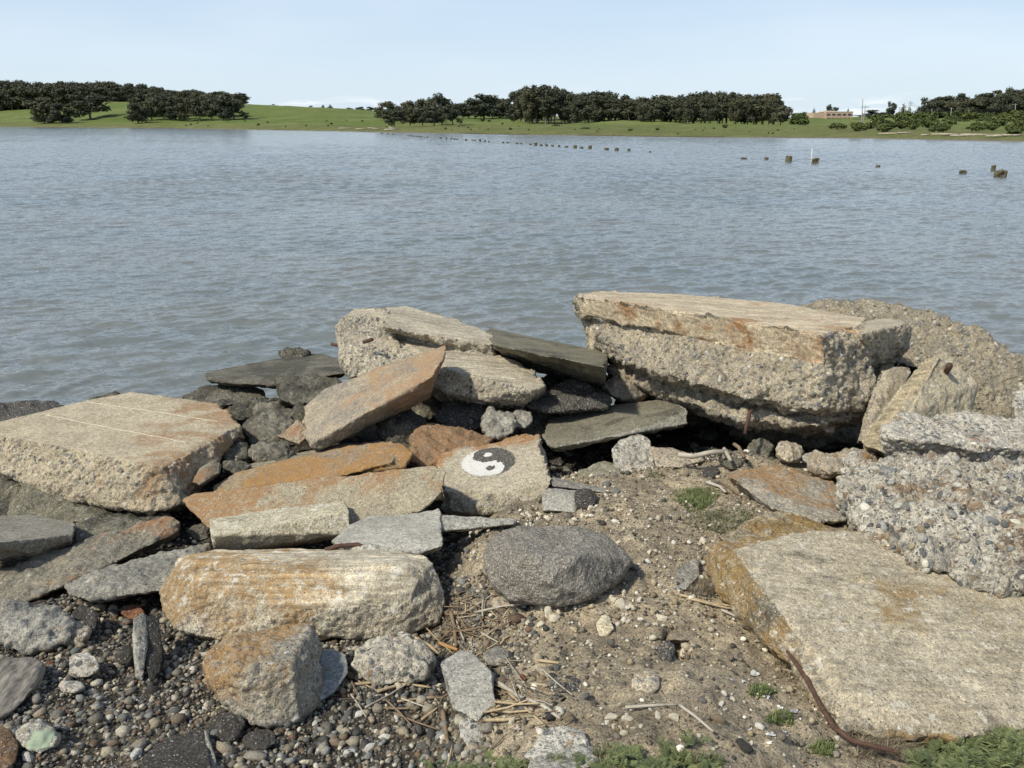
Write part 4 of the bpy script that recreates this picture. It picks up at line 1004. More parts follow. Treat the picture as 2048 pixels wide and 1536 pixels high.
# far shore: azimuth/distance profile read from the skyline, built at its own distance
SHORE = [(-600, 251.5), (0, 253.5), (350, 256.5), (700, 263), (1000, 269), (1380, 274.5), (1750, 277), (2048, 283), (2600, 292)]
CREST = [(-600, 222, 760), (0, 222, 720), (120, 216, 700), (220, 203, 690), (400, 206, 680), (500, 208, 680), (600, 212, 680), (700, 220, 660), (800, 228, 620), (950, 232, 560), (1300, 236, 520), (1550, 237, 500), (1700, 236, 520), (2048, 231, 560), (2600, 228, 560)]
def rs_(px):
    v = interp(px, SHORE); r = ray(px, v); return H / -r[2] * r[1]       # Y of the waterline
def far_xy(px, Y): return P(px, 768, 1.0)[0] * 0
def col_u(px, Y):  # x of pixel column px near the horizon at distance Y
    r = ray(px, 242.0); return r[0] / r[1] * Y
def far_z(px, Y):
    ys = rs_(px); vc = interp(px, [(c[0], c[1]) for c in CREST]); yc = interp(px, [(c[0], c[2]) for c in CREST])
    r = ray(px, vc); zc = H + r[2] / r[1] * yc
    t = np.clip((Y - ys) / (yc - ys), 0, 1)
    q = .18 * np.minimum(1, t / .03) * min(1.0, 1.0)
    e = t * t * (3 - 2 * t)
    z = 1.1 * np.clip((Y - ys) / 14, 0, 1) ** .8 + (zc - 1.1) * (.35 * t + .65 * e)
    z = np.where(Y < ys, (Y - ys) * .05, z) if isinstance(Y, np.ndarray) else (z if Y >= ys else (Y - ys) * .05)
    return z
def px_of(x, Y):
    r = ray(1024, 242.0); return 1024 + x / Y * r[1] * F
def far_shore():
    PX = np.arange(-500, 2560, 6.0); vs = []
    R = 90
    for px in PX:
        ys = rs_(px)
        t = np.linspace(0, 1, R)
        Y = ys - 8 + (1700 - ys) * t ** 2.2
        z = np.array([float(far_z(px, float(q))) for q in Y])
        yc = interp(px, [(c[0], c[2]) for c in CREST])
        z = z - np.clip(Y - yc - 40, 0, None) * .004
        x = col_u(px, Y)
        nz = fbm(np.c_[x, Y, Y * 0], .02, 3, 12) * np.clip((Y - ys) / 60, 0, 1) * .9 + fbm(np.c_[x, Y, Y * 0], .15, 2, 15) * np.clip((Y - ys) / 10, 0, 1) * .22
        vs.append(np.c_[x, Y, z + nz])
    v = np.concatenate(vs); n = R; m = len(PX)
    i = np.arange(m - 1)[:, None] * n + np.arange(n - 1)[None]
    f = np.stack([i, i + n, i + n + 1, i + 1], -1).reshape(-1, 4)
    m_, t, bs = new_mat('meadow')
    pos = t.node('ShaderNodeNewGeometry').outputs['Position']
    x, y, z = t.sep(pos)
    n1 = t.noise(pos, .02, 6, .62); n2 = t.noise(pos, .16, 6, .7); n3 = t.noise(pos, 1.2, 4, .7)
    c = t.mix(t.step(n1, .38, .62), (.108, .152, .038), (.155, .188, .062))
    c = t.mix(t.math('MULTIPLY', t.step(n2, .46, .66), .6), c, (.175, .175, .07))
    c = t.mix(t.math('MULTIPLY', t.step(t.noise(t.vmath('MULTIPLY', pos, (.35, 1., 1.)), .07, 5, .7), .52, .62), .5), c, (.06, .085, .025))
    marsh = t.math('SUBTRACT', 1.0, t.step(t.math('ADD', z, t.math('MULTIPLY', n2, 2.0)), 2.0, 3.6))
    c = t.mix(t.math('MULTIPLY', marsh, .75), c, t.mix(t.step(n2, .4, .6), (.115, .125, .045), (.15, .145, .065)))
    mud = t.math('SUBTRACT', 1.0, t.step(t.math('ADD', z, t.math('MULTIPLY', n2, .7)), .42, .62))
    c = t.mix(mud, c, t.mix(t.step(n1, .45, .55), (.105, .08, .055), (.17, .145, .105)))
    c = t.mix(1., c, t.ramp(n3, [(.3, (.7, .7, .7)), (.7, (1.3, 1.3, 1.3))]), 'MULTIPLY')
    t.set(bs.inputs['Base Color'], c); bs.inputs['Roughness'].default_value = 1.; bs.inputs['Specular IOR Level'].default_value = .1
    t.set(bs.inputs['Normal'], t.bump(n2, 1.2))
    o = mesh_from('hills', v, f, m_)
    tag(o, 'green grassy hills of the far shore', 'hills', kind='structure')
far_shore()

# ---------------------------------------------------------------- trees
M_BARK = simple_mat('bark', (.17, .145, .115), var=.4, scale=2, bump=0)
def leaf_mat(name, c1, c2):
    m, t, bs = new_mat(name)
    at = t.node('ShaderNodeAttribute', attribute_name='tint').outputs['Fac']
    rnd = t.node('ShaderNodeObjectInfo').outputs['Random']
    c = t.mix(at, c1, c2)
    c = t.mix(1., c, t.ramp(rnd, [(0, (.75, .8, .8)), (.5, (1., 1, 1.)), (1, (1.25, 1.15, 1.0))]), 'MULTIPLY')
    t.set(bs.inputs['Base Color'], c); bs.inputs['Roughness'].default_value = .75; bs.inputs['Specular IOR Level'].default_value = .25
    return m
M_LEAF = leaf_mat('eucalyptus_leaves', (.055, .062, .038), (.100, .105, .064))
M_BUSH = leaf_mat('shrub_leaves', (.045, .062, .018), (.105, .130, .040))
def crown_arrays(r, lobes, nleaf, size):
    """leaf clusters spread on and in overlapping lobes; returns verts, quads, tint"""
    vs = []; tt = []
    tot = sum(l[3] ** 2 for l in lobes)
    for (lx, ly, lz, lr, lh) in lobes:
        k = int(nleaf * lr * lr / tot)
        lt = r.random()
        for _ in range(k):
            d = np.array([r.gauss(0, 1) for _ in range(3)]); d /= np.linalg.norm(d)
            rad = r.uniform(.55, 1.08) if r.random() < .8 else r.uniform(.1, .6)
            c = np.array([lx, ly, lz]) + d * rad * np.array([lr, lr, lh])
            nn = d + np.array([r.gauss(0, .5), r.gauss(0, .5), r.gauss(.3, .5)]); nn /= np.linalg.norm(nn)
            a = np.cross(nn, [0.1, .2, 1.]); a /= np.linalg.norm(a); b = np.cross(nn, a)
            s = size * r.uniform(.5, 1.3); ang = r.random() * 6.28
            a, b = a * math.cos(ang) + b * math.sin(ang), b * math.cos(ang) - a * math.sin(ang)
            q = [c + a * s, c + b * s * .6 + nn * s * .3, c - a * s * .9, c - b * s * .7 + nn * s * .2]
            vs += q; tv = min(1, max(0, .25 * lt + .6 * r.random() + .05)); tt += [tv] * 4
    vs = np.array(vs); f = np.arange(len(vs)).reshape(-1, 4)
    return vs, f, np.array(tt)
def trunk_arrays(r, h, rad, branches):
    vs = []; fs = []
    def seg(pts, rads):
        base = len(vs)
        for p, q in zip(pts, rads):
            for k in range(6):
                a = k * math.pi / 3; vs.append((p[0] + q * math.cos(a), p[1] + q * math.sin(a), p[2]))
        for i in range(len(pts) - 1):
            for k in range(6):
                fs.append((base + i * 6 + k, base + i * 6 + (k + 1) % 6, base + (i + 1) * 6 + (k + 1) % 6, base + (i + 1) * 6 + k))
    seg([(0, 0, -1), (r.uniform(-.2, .2), r.uniform(-.2, .2), h * .35), (r.uniform(-.5, .5), r.uniform(-.5, .5), h * .8)], [rad, rad * .75, rad * .3])
    for b in branches:
        seg([(0, 0, h * .22), (b[0] * .5, b[1] * .5, h * .22 + (b[2] - h * .22) * .6), (b[0] * .9, b[1] * .9, b[2])], [rad * .55, rad * .4, rad * .15])
    return np.array(vs), np.array(fs)
PROTO = {}
def tree_proto(kind, seed):
    """meshes of height 1 x nominal 16 m tree"""
    r = random.Random(seed); h = 16.0
    lobes = []
    if kind == 'euc':        # tall, trunk shows below a lumpy crown
        for _ in range(13):
            a = r.random() * 6.28; d = r.uniform(0, 2.8); z = r.uniform(4.0, 13.6)
            lobes.append((d * math.cos(a), d * math.sin(a), z, r.uniform(1.5, 2.5), r.uniform(1.3, 2.1)))
        lobes.append((0, 0, 14.2, 1.7, 1.8)); n = 1700; sz = .55
    elif kind == 'round':    # broad dome reaching near the ground
        for _ in range(17):
            a = r.random() * 6.28; z = r.uniform(1.8, 13.4); m = 5.2 * math.sqrt(max(.05, 1 - ((z - 6.5) / 8.5) ** 2)); d = r.uniform(.3, 1) * m
            lobes.append((d * math.cos(a), d * math.sin(a), z, r.uniform(1.9, 3.1), r.uniform(1.5, 2.3)))
        n = 2600; sz = .58
    elif kind == 'airy':     # open grown, umbrella clumps on long limbs
        for _ in range(8):
            a = r.random() * 6.28; d = r.uniform(1, 4.6); z = r.uniform(6., 14.5)
            lobes.append((d * math.cos(a), d * math.sin(a), z, r.uniform(1.4, 2.2), r.uniform(.9, 1.4)))
        n = 1100; sz = .55
    elif kind == 'cone':
        for i in range(9):
            z = 2.5 + i * 1.5; lobes.append((r.uniform(-.4, .4), r.uniform(-.4, .4), z, 3.2 * (1 - i / 10), 1.3))
        n = 500; sz = .6
    vs, f, tt = crown_arrays(r, lobes, n, sz)
    cm = bpy.data.meshes.new('crown'); 
    o = mesh_from('crown', vs, f, M_LEAF, smooth=False, attrs={'tint': tt}); cr = o.data; bpy.data.objects.remove(o)
    tv, tf = trunk_arrays(r, h, .38, [l for l in lobes[:6]])
    o = mesh_from('trunk', tv, tf, M_BARK); tr = o.data; bpy.data.objects.remove(o)
    zs = vs[:, 2].max(); wd = (np.percentile(vs[:, 0], 98) - np.percentile(vs[:, 0], 2))
    return cr, tr, zs, wd
for kd, ns in (('euc', 5), ('round', 4), ('airy', 3), ('cone', 2)):
    for i in range(ns): PROTO[(kd, i)] = tree_proto(kd, 100 + i * 13 + len(kd))
TR = random.Random(77)
def place(px, Y, vtop, wpx, kind, label, group=None, name='eucalyptus_tree', cat='tree', vbase=None, vb=None):
    if vb: Y = Yat(px, vb)
    k = (kind, TR.randrange({'euc': 5, 'round': 4, 'airy': 3, 'cone': 2}[kind]))
    cr, tr, zs, wd = PROTO[k]
    zb = float(far_z(px, Y)) if vbase is None else float(P(px, vbase, Y)[2])
    zt = P(px, vtop, Y)[2]; x = col_u(px, Y)
    s = (zt - zb) / zs; w = wpx / F * Y / wd * 1.05
    e = empty(name, (x, Y, zb), TR.random() * 6.28); e.scale = (w, w, s)
    for nm, me in (('crown', cr), ('trunk', tr)):
        c = bpy.data.objects.new(nm, me); COL.objects.link(c); c.parent = e
    tag(e, label, cat, group)
    return e
def Yat(px, v):   # distance where the far terrain is seen on row v
    ys = rs_(px); Y = ys + 1
    r = ray(px, v)
    while Y < 900:
        if far_z(px, Y) >= H + r[2] / r[1] * Y: return Y
        Y += 2
    return 640.0
# individual trees on the left hill
place(88, 560, 192, 46, 'round', 'left tree of the overlapping pair nearest the water on the left hill', vb=247)
place(124, 535, 204, 46, 'round', 'right, lower tree of the overlapping pair nearest the water on the left hill', vb=247)
place(182, 610, 187, 66, 'round', 'lone wide tree between the overlapping pair and the long left grove', vb=237)
place(277, 560, 204, 38, 'round', 'small tree at the waterside left end of the long left grove', vb=246)
place(468, 610, 184, 50, 'round', 'tall round tree ending the long left grove on its right', vb=238)
g = 'trees of the long left grove'
for i, px in enumerate(range(292, 462, 12)):
    top = interp(px, [(280, 188), (330, 181), (370, 178), (420, 182), (470, 187)]) + TR.uniform(-2, 5)
    place(px, 600, top + (9 if i % 2 else 0), TR.uniform(30, 42), 'round', 'front-row' * (i % 2) + 'back-row' * (1 - i % 2) + ' dark tree in the ' + ('left' if px < 375 else 'right') + ' half of the long left grove', g, vb=240 if i % 2 else 231)
# centre
place(788, 430, 218, 40, 'round', 'low bushy tree at the front left of the centre-left clump', vb=251)
place(776, 500, 202, 44, 'round', 'broad tree at the left end of the skyline in the centre-left clump', vb=241)
place(868, 430, 217, 44, 'round', 'low tree at the front right foot of the centre-left clump', vb=250)
place(884, 450, 184, 54, 'round', 'tallest domed tree of the centre-left clump', vb=246)
place(905, 440, 208, 36, 'round', 'low right-hand tree of the centre-left clump', vb=248)
g = 'other trees of the centre-left clump'
for px, tp, w, Y in ((812, 204, 34, 470), (830, 200, 36, 450), (848, 196, 36, 455), (860, 192, 36, 470), (845, 212, 34, 435), (872, 200, 30, 450), (820, 214, 30, 440)):
    place(px, Y, tp, w, 'round', 'dark tree inside the centre-left clump on the far meadow', g, vb=249 if tp > 208 else 244)
place(968, 560, 186, 58, 'round', 'domed tree in the gap between the centre-left clump and the long central grove', vb=236)
for px, tp in ((926, 205), (938, 199), (950, 194), (985, 192), (998, 197), (1012, 196)):
    place(px, 560 + TR.uniform(-8, 10), tp, 34, 'round', 'low tree beside the domed one in the gap between the two central groves', 'trees in the gap beside the domed tree', vb=235)
place(1028, 470, 181, 30, 'round', 'leftmost high-topped tree of the long central grove', vb=241)
place(1027, 440, 216, 22, 'round', 'small bushy tree standing in front of the left end of the long central grove', vb=243)
place(1152, 420, 202, 44, 'round', 'broad dark low tree in front of the middle of the long central grove', vb=246)
g = 'trees of the long central grove'
top1 = [(1020, 182), (1050, 170), (1085, 167), (1110, 170), (1135, 177), (1160, 180), (1190, 177), (1215, 180), (1250, 186), (1272, 192), (1290, 194), (1310, 188), (1350, 189), (1390, 183), (1420, 180), (1450, 182), (1480, 186), (1515, 187), (1545, 186), (1562, 196)]
for px in range(1040, 1275, 8):
    for row in (0, 1):
        place(px + TR.uniform(-4, 4), 450, interp(px, top1) + TR.uniform(-1, 3) + (7 if row == 0 else 0) + (TR.uniform(0, 6) if px > 1120 else 0), TR.uniform(20, 32), 'euc' if TR.random() < .7 else 'round', ('front-row' if row == 0 else 'back-row') + ' dark eucalyptus in the ' + ('domed left' if px < 1125 else 'middle' if px < 1200 else 'right') + ' part of the long central grove', g, vb=(244 if px < 1150 else 246) + TR.uniform(-1, 1) - 5 * row)
g = 'trees of the right-central grove'
for px in range(1280, 1560, 8):
    for row in (0, 1):
        place(px + TR.uniform(-4, 4), 420, interp(px, top1) + TR.uniform(-1, 4) + (8 if row == 0 else 0), TR.uniform(20, 32), 'euc' if TR.random() < .6 else 'round', ('front-row' if row == 0 else 'back-row') + ' dark eucalyptus in the ' + ('left' if px < 1370 else 'middle' if px < 1460 else 'right') + ' third of the right-central grove', g, vb=248 + TR.uniform(-1, 1) - 5 * row)
place(1548, 405, 185, 26, 'euc', 'tallest tree at the right tip of the right-central grove', vb=248)
place(1562, 395, 205, 34, 'round', 'round dark tree closing the right end of the right-central grove', vb=250)
# right
place(1779, 520, 201, 17, 'round', 'lone mushroom-topped tree right of the utility poles')
place(1655, 600, 207, 15, 'round', 'tree rising behind the roof of the salmon-coloured building')
place(1667, 600, 213, 14, 'round', 'lower tree right of the one behind the roof of the salmon-coloured building')
place(1693, 600, 215, 8, 'cone', 'tiny conical tree above the right end of the salmon-coloured building')
place(1625, 600, 215, 10, 'cone', 'tiny conical tree above the left end of the salmon-coloured building')
for px, tp, w, lb in ((1804, 207, 14, 'dark conifer right of the lone mushroom-topped tree'), (1815, 214, 14, 'low conifer among the poles right of the mushroom-topped tree'), (1833, 213, 17, 'low conifer just left of the right-hand grove'), (1740, 219, 34, 'low wide tree between the building and the mushroom-topped tree'), (1765, 224, 26, 'low tree directly under the mushroom-topped one')):
    place(px, 540, tp, w, 'cone' if 'conifer' in lb else 'round', lb, vbase=236)
g = 'trees of the right-hand grove'
top2 = [(1845, 200), (1862, 188), (1880, 190), (1900, 186), (1915, 185), (1930, 194), (1945, 186), (1965, 184), (1985, 184), (2000, 174), (2015, 171), (2030, 176), (2048, 172), (2200, 170)]
for px in range(1856, 2130, 11):
    for row in (0, 1):
        place(px + TR.uniform(-4, 4), (430, 470)[row], interp(px, top2) + TR.uniform(-1, 5) + (10 if row == 0 else 0), TR.uniform(26, 38), 'airy' if (row and px % 2) else 'round', ('front-row' if row == 0 else 'back-row') + ' eucalyptus in the ' + ('left part' if px < 1930 else 'middle' if px < 1990 else 'tall right part') + ' of the grove at the far right', g, vbase=238)
# small trees on the far skyline
for px, tp, w, lb in ((624, 211, 6, 'tiny round tree on the bare skyline, leftmost'), (648, 208, 6, 'tiny pointed tree on the bare skyline'), (662, 209, 10, 'tiny wide tree on the bare skyline, right of the pointed one'), (700, 215, 12, 'low skyline tree left of the centre-left clump'), (722, 213, 14, 'second low skyline tree left of the centre-left clump'), (742, 213, 14, 'skyline tree nearest the centre-left clump'), (550, 208, 6, 'faint dot of a bush on the skyline near the left grove')):
    place(px, 690, tp, w, 'cone' if 'pointed' in lb else 'round', lb, name='skyline_tree')
# the wood behind the left hill: one mass
def wood():
    r = random.Random(9); V = []; Fq = []; T = []; n = 0
    tops = [(-260, 165), (0, 163), (20, 158), (60, 161), (110, 163), (150, 160), (170, 166), (220, 161), (245, 168), (290, 168), (330, 176), (380, 179), (430, 184), (470, 187), (500, 192)]
    for row in range(3):
        for px in np.arange(-240, 492, 7):
            Y = 700 + row * 22 + r.uniform(-8, 8); p = px + r.uniform(-4, 4)
            if px > 250 and row == 0: continue
            k = ('euc', r.randrange(5)) if r.random() < .45 else ('round', r.randrange(4)); cr, tr, zs, wd = PROTO[k]
            zb = float(far_z(p, Y)) - .5; zt = P(p, interp(p, tops) + r.uniform(-3, 4) + (2 - row) * 5, Y)[2]
            s = max(.2, (zt - zb) / zs); w = r.uniform(1.3, 1.8); a = r.random() * 6.28
            for me, tree in ((cr, False), (tr, True)):
                c = np.empty(len(me.vertices) * 3, np.float32); me.vertices.foreach_get('co', c); c = c.reshape(-1, 3)
                x = (c[:, 0] * math.cos(a) - c[:, 1] * math.sin(a)) * w + col_u(p, Y); y = (c[:, 0] * math.sin(a) + c[:, 1] * math.cos(a)) * w + Y
                V.append(np.c_[x, y, c[:, 2] * s + zb])
                fi = np.empty(len(me.polygons) * 4, np.int32); me.loops.foreach_get('vertex_index', fi); Fq.append(fi.reshape(-1, 4) + n); n += len(c)
                if tree: T.append(np.full(len(c), .9))
                else:
                    q = np.empty(len(c), np.float32); me.attributes['tint'].data.foreach_get('value', q); T.append(q * r.uniform(.5, 1))
    o = mesh_from('distant_wood', np.concatenate(V), np.concatenate(Fq), M_LEAF, smooth=False, attrs={'tint': np.concatenate(T)})
    tag(o, 'dark continuous wood on the crest behind the left hill', 'wood', kind='stuff')
wood()
# shrubs
def bush_proto(seed):
    r = random.Random(seed); lobes = []
    for _ in range(7):
        a = r.random() * 6.28; d = r.uniform(0, 1.1)
        lobes.append((d * math.cos(a), d * math.sin(a), r.uniform(.4, 1.2), r.uniform(.55, .9), r.uniform(.4, .7)))
    vs, f, tt = crown_arrays(r, lobes, 420, .26)
    o = mesh_from('shrub', vs, f, M_BUSH, smooth=False, attrs={'tint': tt}); me = o.data; bpy.data.objects.remove(o)
    return me
BP = [bush_proto(i) for i in range(4)]
def bush(px, v, wpx, hpx, label, group=None, Y=None, mat=None):
    Y = Y or Yat(px, v); z = float(far_z(px, Y))
    o = bpy.data.objects.new('shrub', BP[TR.randrange(4)]); COL.objects.link(o)
    o.location = (col_u(px, Y), Y, z); w = wpx / F * Y / 3.2
    o.scale = (w, w, hpx / F * Y / 1.75); o.rotation_euler.z = TR.random() * 6
    tag(o, label, 'shrub', group)
for px, v, w, h, lb in ((1110, 256, 20, 8, 'dark flat shrub on the meadow below the long central grove'), (1020, 261, 9, 6, 'round shrub on the meadow left of the flat dark one'), (1173, 259, 24, 5, 'low wide shrub patch on the meadow right of the flat dark one'),
                        (1262, 263, 16, 5, 'low shrub near the waterline under the right end of the long central grove'), (1452, 257, 14, 8, 'round grey shrub before the right-central grove'), (1316, 262, 10, 6, 'small shrub right of the low one near the waterline'),
                        (965, 243, 8, 6, 'small dark shrub right of the centre-left clump'), (978, 244, 9, 5, 'second small shrub right of the centre-left clump'), (516, 252, 8, 5, 'small shrub on the left shore below the long grove'), (535, 248, 6, 5, 'tiny shrub right of the one below the long left grove')):
    bush(px, v, w, h, lb)
gl = 'small dark shrub dotted over the far meadow'
for i in range(60):
    px = TR.uniform(560, 1600) if i > 10 else TR.uniform(0, 700); v = TR.uniform(240, interp(px, SHORE) - 4)
    if 740 < px < 920 and v < 250: continue
    bush(px, max(v, interp(px, [(0, 250), (500, 235), (700, 235), (900, 240), (1600, 250)])), TR.uniform(3, 7), TR.uniform(2, 4), gl, 'small shrubs dotted over the far meadow')
for i in range(170):
    px = TR.uniform(1575, 2140); v = TR.uniform(236, interp(px, [(1575, 250), (1700, 262), (2048, 270), (2200, 275)]))
    if 1618 < px < 1745 and v < 257: continue
    bush(px, v, TR.uniform(16, 34), TR.uniform(9, 17), ('upper ' if v < 250 else 'lower ') + 'green shrub in the thicket ' + ('left of the tallest pale pole' if px < 1722 else 'between the tallest pale pole and the right-hand conifers' if px < 1840 else 'below the long solar canopy' if px < 1950 else 'below the right-hand grove'), 'shrubs of the right-hand thicket')

for px in range(1745, 2140, 13):
    v = interp(px, [(1745, 230), (1830, 227), (1860, 222), (2048, 220), (2200, 220)]) + TR.uniform(-3, 4); Y = 425 + TR.uniform(-8, 8)
    if 1938 < px < 2002: v += 9
    zb_ = float(far_z(px, Y)); h_ = max(2.0, P(px, v, Y)[2] - zb_)
    bush(px, 0, TR.uniform(22, 36), h_ * F / Y, 'dark green shrub in the hedge-like band ' + ('under the utility poles' if px < 1850 else 'at the foot of the far right grove'), 'shrubs of the band behind the thicket', Y=Y)
# ================================================================ building, poles, cars on the far shore
def box(vs, fs, x0, x1, y0, y1, z0, z1):
    b = len(vs)
    vs += [(x0, y0, z0), (x1, y0, z0), (x1, y1, z0), (x0, y1, z0), (x0, y0, z1), (x1, y0, z1), (x1, y1, z1), (x0, y1, z1)]
    fs += [(b, b + 3, b + 2, b + 1), (b + 4, b + 5, b + 6, b + 7), (b, b + 1, b + 5, b + 4), (b + 1, b + 2, b + 6, b + 5), (b + 2, b + 3, b + 7, b + 6), (b + 3, b, b + 4, b + 7)]
def boxes(name, lst, mat, parent=None, origin=None):
    vs = []; fs = []
    for b in lst: box(vs, fs, *b)
    return mesh_from(name, vs, fs, mat, origin=origin, parent=parent, smooth=False)
M_SAL = simple_mat('salmon_stucco', (.52, .37, .28), var=.08, scale=.6, bump=0)
M_CREAM = simple_mat('cream_wall', (.62, .56, .48), var=.08, scale=.6, bump=0)
M_GLASS = simple_mat('dark_glass', (.05, .06, .07), rough=.2, var=.1, bump=0)
M_ROOFD = simple_mat('dark_panel', (.07, .08, .10), rough=.4, var=.1, bump=0)
M_MET = simple_mat('weathered_pole', (.34, .31, .27), var=.2, bump=0)
M_DW = simple_mat('dark_wire', (.05, .05, .05), bump=0)
Yb = 480.0
def WX(px): return col_u(px, Yb)
def WZ(v, Y=Yb): return float(P(1024, v, Y)[2])
x0, x1 = WX(1628), WX(1704); zb = WZ(241)
bd = empty('long_building', ((x0 + x1) / 2, Yb, zb)); tag(bd, 'long salmon-coloured two-storey building with a pale roof block, on the right of the far shore', 'building')
ox, oy, oz = bd.location
def bb(name, l, mat, par=bd): return boxes(name, [(a - ox, b - ox, c - oy, d - oy, e - oz, f_ - oz) for a, b, c, d, e, f_ in l], mat, par)
zt = WZ(224)
bb('wall', [(WX(1650), x1, Yb, Yb + 14, zb - 2, zt), (x0, WX(1649.5), Yb + 2, Yb + 14, zb - 2, zt - .4)], M_SAL)
bb('parapet', [(WX(1650) - .1, x1 + .1, Yb - .12, Yb + .2, zt + .003, zt + .35)], M_CREAM)
bb('roof_block', [(WX(1648), WX(1672), Yb + 3, Yb + 10, zt + .01, WZ(221.2))], M_CREAM)
for k in range(5):
    a = WX(1652 + k * 10.5); w = bb('window', [(a, a + 2.1, Yb - .08, Yb - .01, WZ(231), WZ(227.5))], M_GLASS)
for k in range(6):
    a = WX(1654 + k * 8); w = bb('window', [(a, a + 1.7, Yb - .08, Yb - .01, WZ(239.5), WZ(235.5))], M_GLASS)
# solar canopies
def canopy(pa, pb, v, Y, label):
    e = empty('solar_canopy', (col_u((pa + pb) / 2, Y), Y, WZ(v + 5, Y))); tag(e, label, 'canopy')
    w = (pb - pa) / F * Y * 1.0; h = 5 / F * Y
    boxes('panel_roof', [(-w / 2, w / 2, -3, 3, h, h + .35)], M_ROOFD, e)
    n = max(2, int(w / 6))
    for i in range(n):
        x = -w / 2 + (i + .5) * w / n; boxes('post', [(x - .12, x + .12, -.12, .12, -1.5, h - .01)], M_MET, e)
canopy(1706, 1762, 232, 470, 'dark solar canopy just right of the salmon-coloured building')
canopy(1822, 1948, 228.5, 440, 'longest dark solar canopy, below the right-hand grove')
# bare tan bank
bk = mesh_from('bank', *(lambda a, b: ([(col_u(a, 450), 450, WZ(236, 450)), (col_u(b, 450), 450, WZ(236, 450)), (col_u(b - 2, 452), 456, WZ(225.5, 452)), (col_u(a + 30, 452), 456, WZ(226, 452)), (col_u(a, 456), 470, WZ(236, 450)), (col_u(b, 456), 470, WZ(236, 450))], [(0, 1, 2, 3), (3, 2, 5, 4), (0, 3, 4), (1, 5, 2)]))(1938, 2000), simple_mat('bare_soil', (.36, .25, .16), scale=.3), smooth=False)
tag(bk, 'bare tan earth bank below the right-hand grove', 'bank', kind='structure')
def tube(name, pts, rad, mat, parent=None, seg=6, rads=None, origin=None, cap=True):
    pts = [np.array(p, float) for p in pts]; vs = []; fs = []
    for i, p in enumerate(pts):
        d = pts[min(i + 1, len(pts) - 1)] - pts[max(i - 1, 0)]; d /= np.linalg.norm(d)
        a = np.cross(d, [.13, .21, 1.] if abs(d[2]) < .9 else [1., .1, 0]); a /= np.linalg.norm(a); b = np.cross(d, a)
        q = rads[i] if rads else rad
        for k in range(seg):
            t = k * 2 * math.pi / seg; vs.append(p + (a * math.cos(t) + b * math.sin(t)) * q)
    for i in range(len(pts) - 1):
        for k in range(seg): fs.append((i * seg + k, i * seg + (k + 1) % seg, (i + 1) * seg + (k + 1) % seg, (i + 1) * seg + k))
    if cap: fs.append(tuple(range(seg))[::-1]); fs.append(tuple((len(pts) - 1) * seg + k for k in range(seg)))
    if origin is None and parent is None: origin = pts[0]
    return mesh_from(name, vs, fs, mat, origin=origin, parent=parent)
def pole(px, vt, vb, Y, lean, r, label, arms=0, mat=None, group=None):
    b = P(px, vb, Y); t = P(px + lean, vt, Y); h = t - b
    e = empty('utility_pole', tuple(b)); tag(e, label, 'utility pole', group)
    tube('shaft', [(0, 0, -1), tuple(h * .5), tuple(h)], r, mat or M_MET, e, rads=[r, r * .85, r * .6])
    for k in range(arms):
        z = h * (1 - .06 - .1 * k); boxes('crossarm', [(z[0] - 1.1, z[0] + 1.1, -.1, .1, z[2] - .08, z[2] + .08)], mat or M_MET, e)
    return e
M_PALE = simple_mat('pale_pole', (.36, .34, .31), var=.1, bump=0)
pole(1722.5, 197, 268, 205, 3, .17, 'tallest pale pole, leaning right, near the waterline', mat=M_PALE)
pole(1724, 211, 262, 230, 7, .14, 'pole with a crossarm just right of the tallest pale pole', 1)
pole(1818, 202, 234, 420, 3, .24, 'tall lattice-like pole with crossarms near the right-hand conifers', 3)
pole(1798, 214, 232, 430, 2, .2, 'short pole left of the tall one with crossarms', 1)
pole(1809, 211, 232, 430, 2, .2, 'pole between the short one and the tall one with crossarms', 1)
pole(1901, 215, 240, 400, 2, .2, 'pole with a crossarm in front of the right-hand grove', 1)
pole(1938, 219, 234, 400, 0, .14, 'slim lamp pole at the right end of the long canopy', 0)
pole(1864, 217, 234, 400, 0, .14, 'slim lamp pole above the long canopy', 0)
pole(2030, 207, 240, 400, 1, .2, 'pole against the right-hand grove near the right edge', 1)
def wire(a, b, Ya, Yb_, sag, label):
    A = P(*a, Ya); B = P(*b, Yb_)
    pts = [A + (B - A) * t - np.array([0, 0, 4 * sag * t * (1 - t)]) for t in np.linspace(0, 1, 14)]
    tag(tube('power_line', pts, .035, M_DW, seg=4), label, 'power line', 'power lines over the right-hand thicket')
for dz in (0, 3, 5):
    wire((1821, 205 + dz), (1903, 217 + dz), 420, 400, 1.2, 'thin wire between the tall pole with crossarms and the pole before the right-hand grove')
    wire((1903, 217 + dz), (2031, 209 + dz), 400, 400, 1.5, 'thin wire from the pole before the right-hand grove to the one at the right edge')
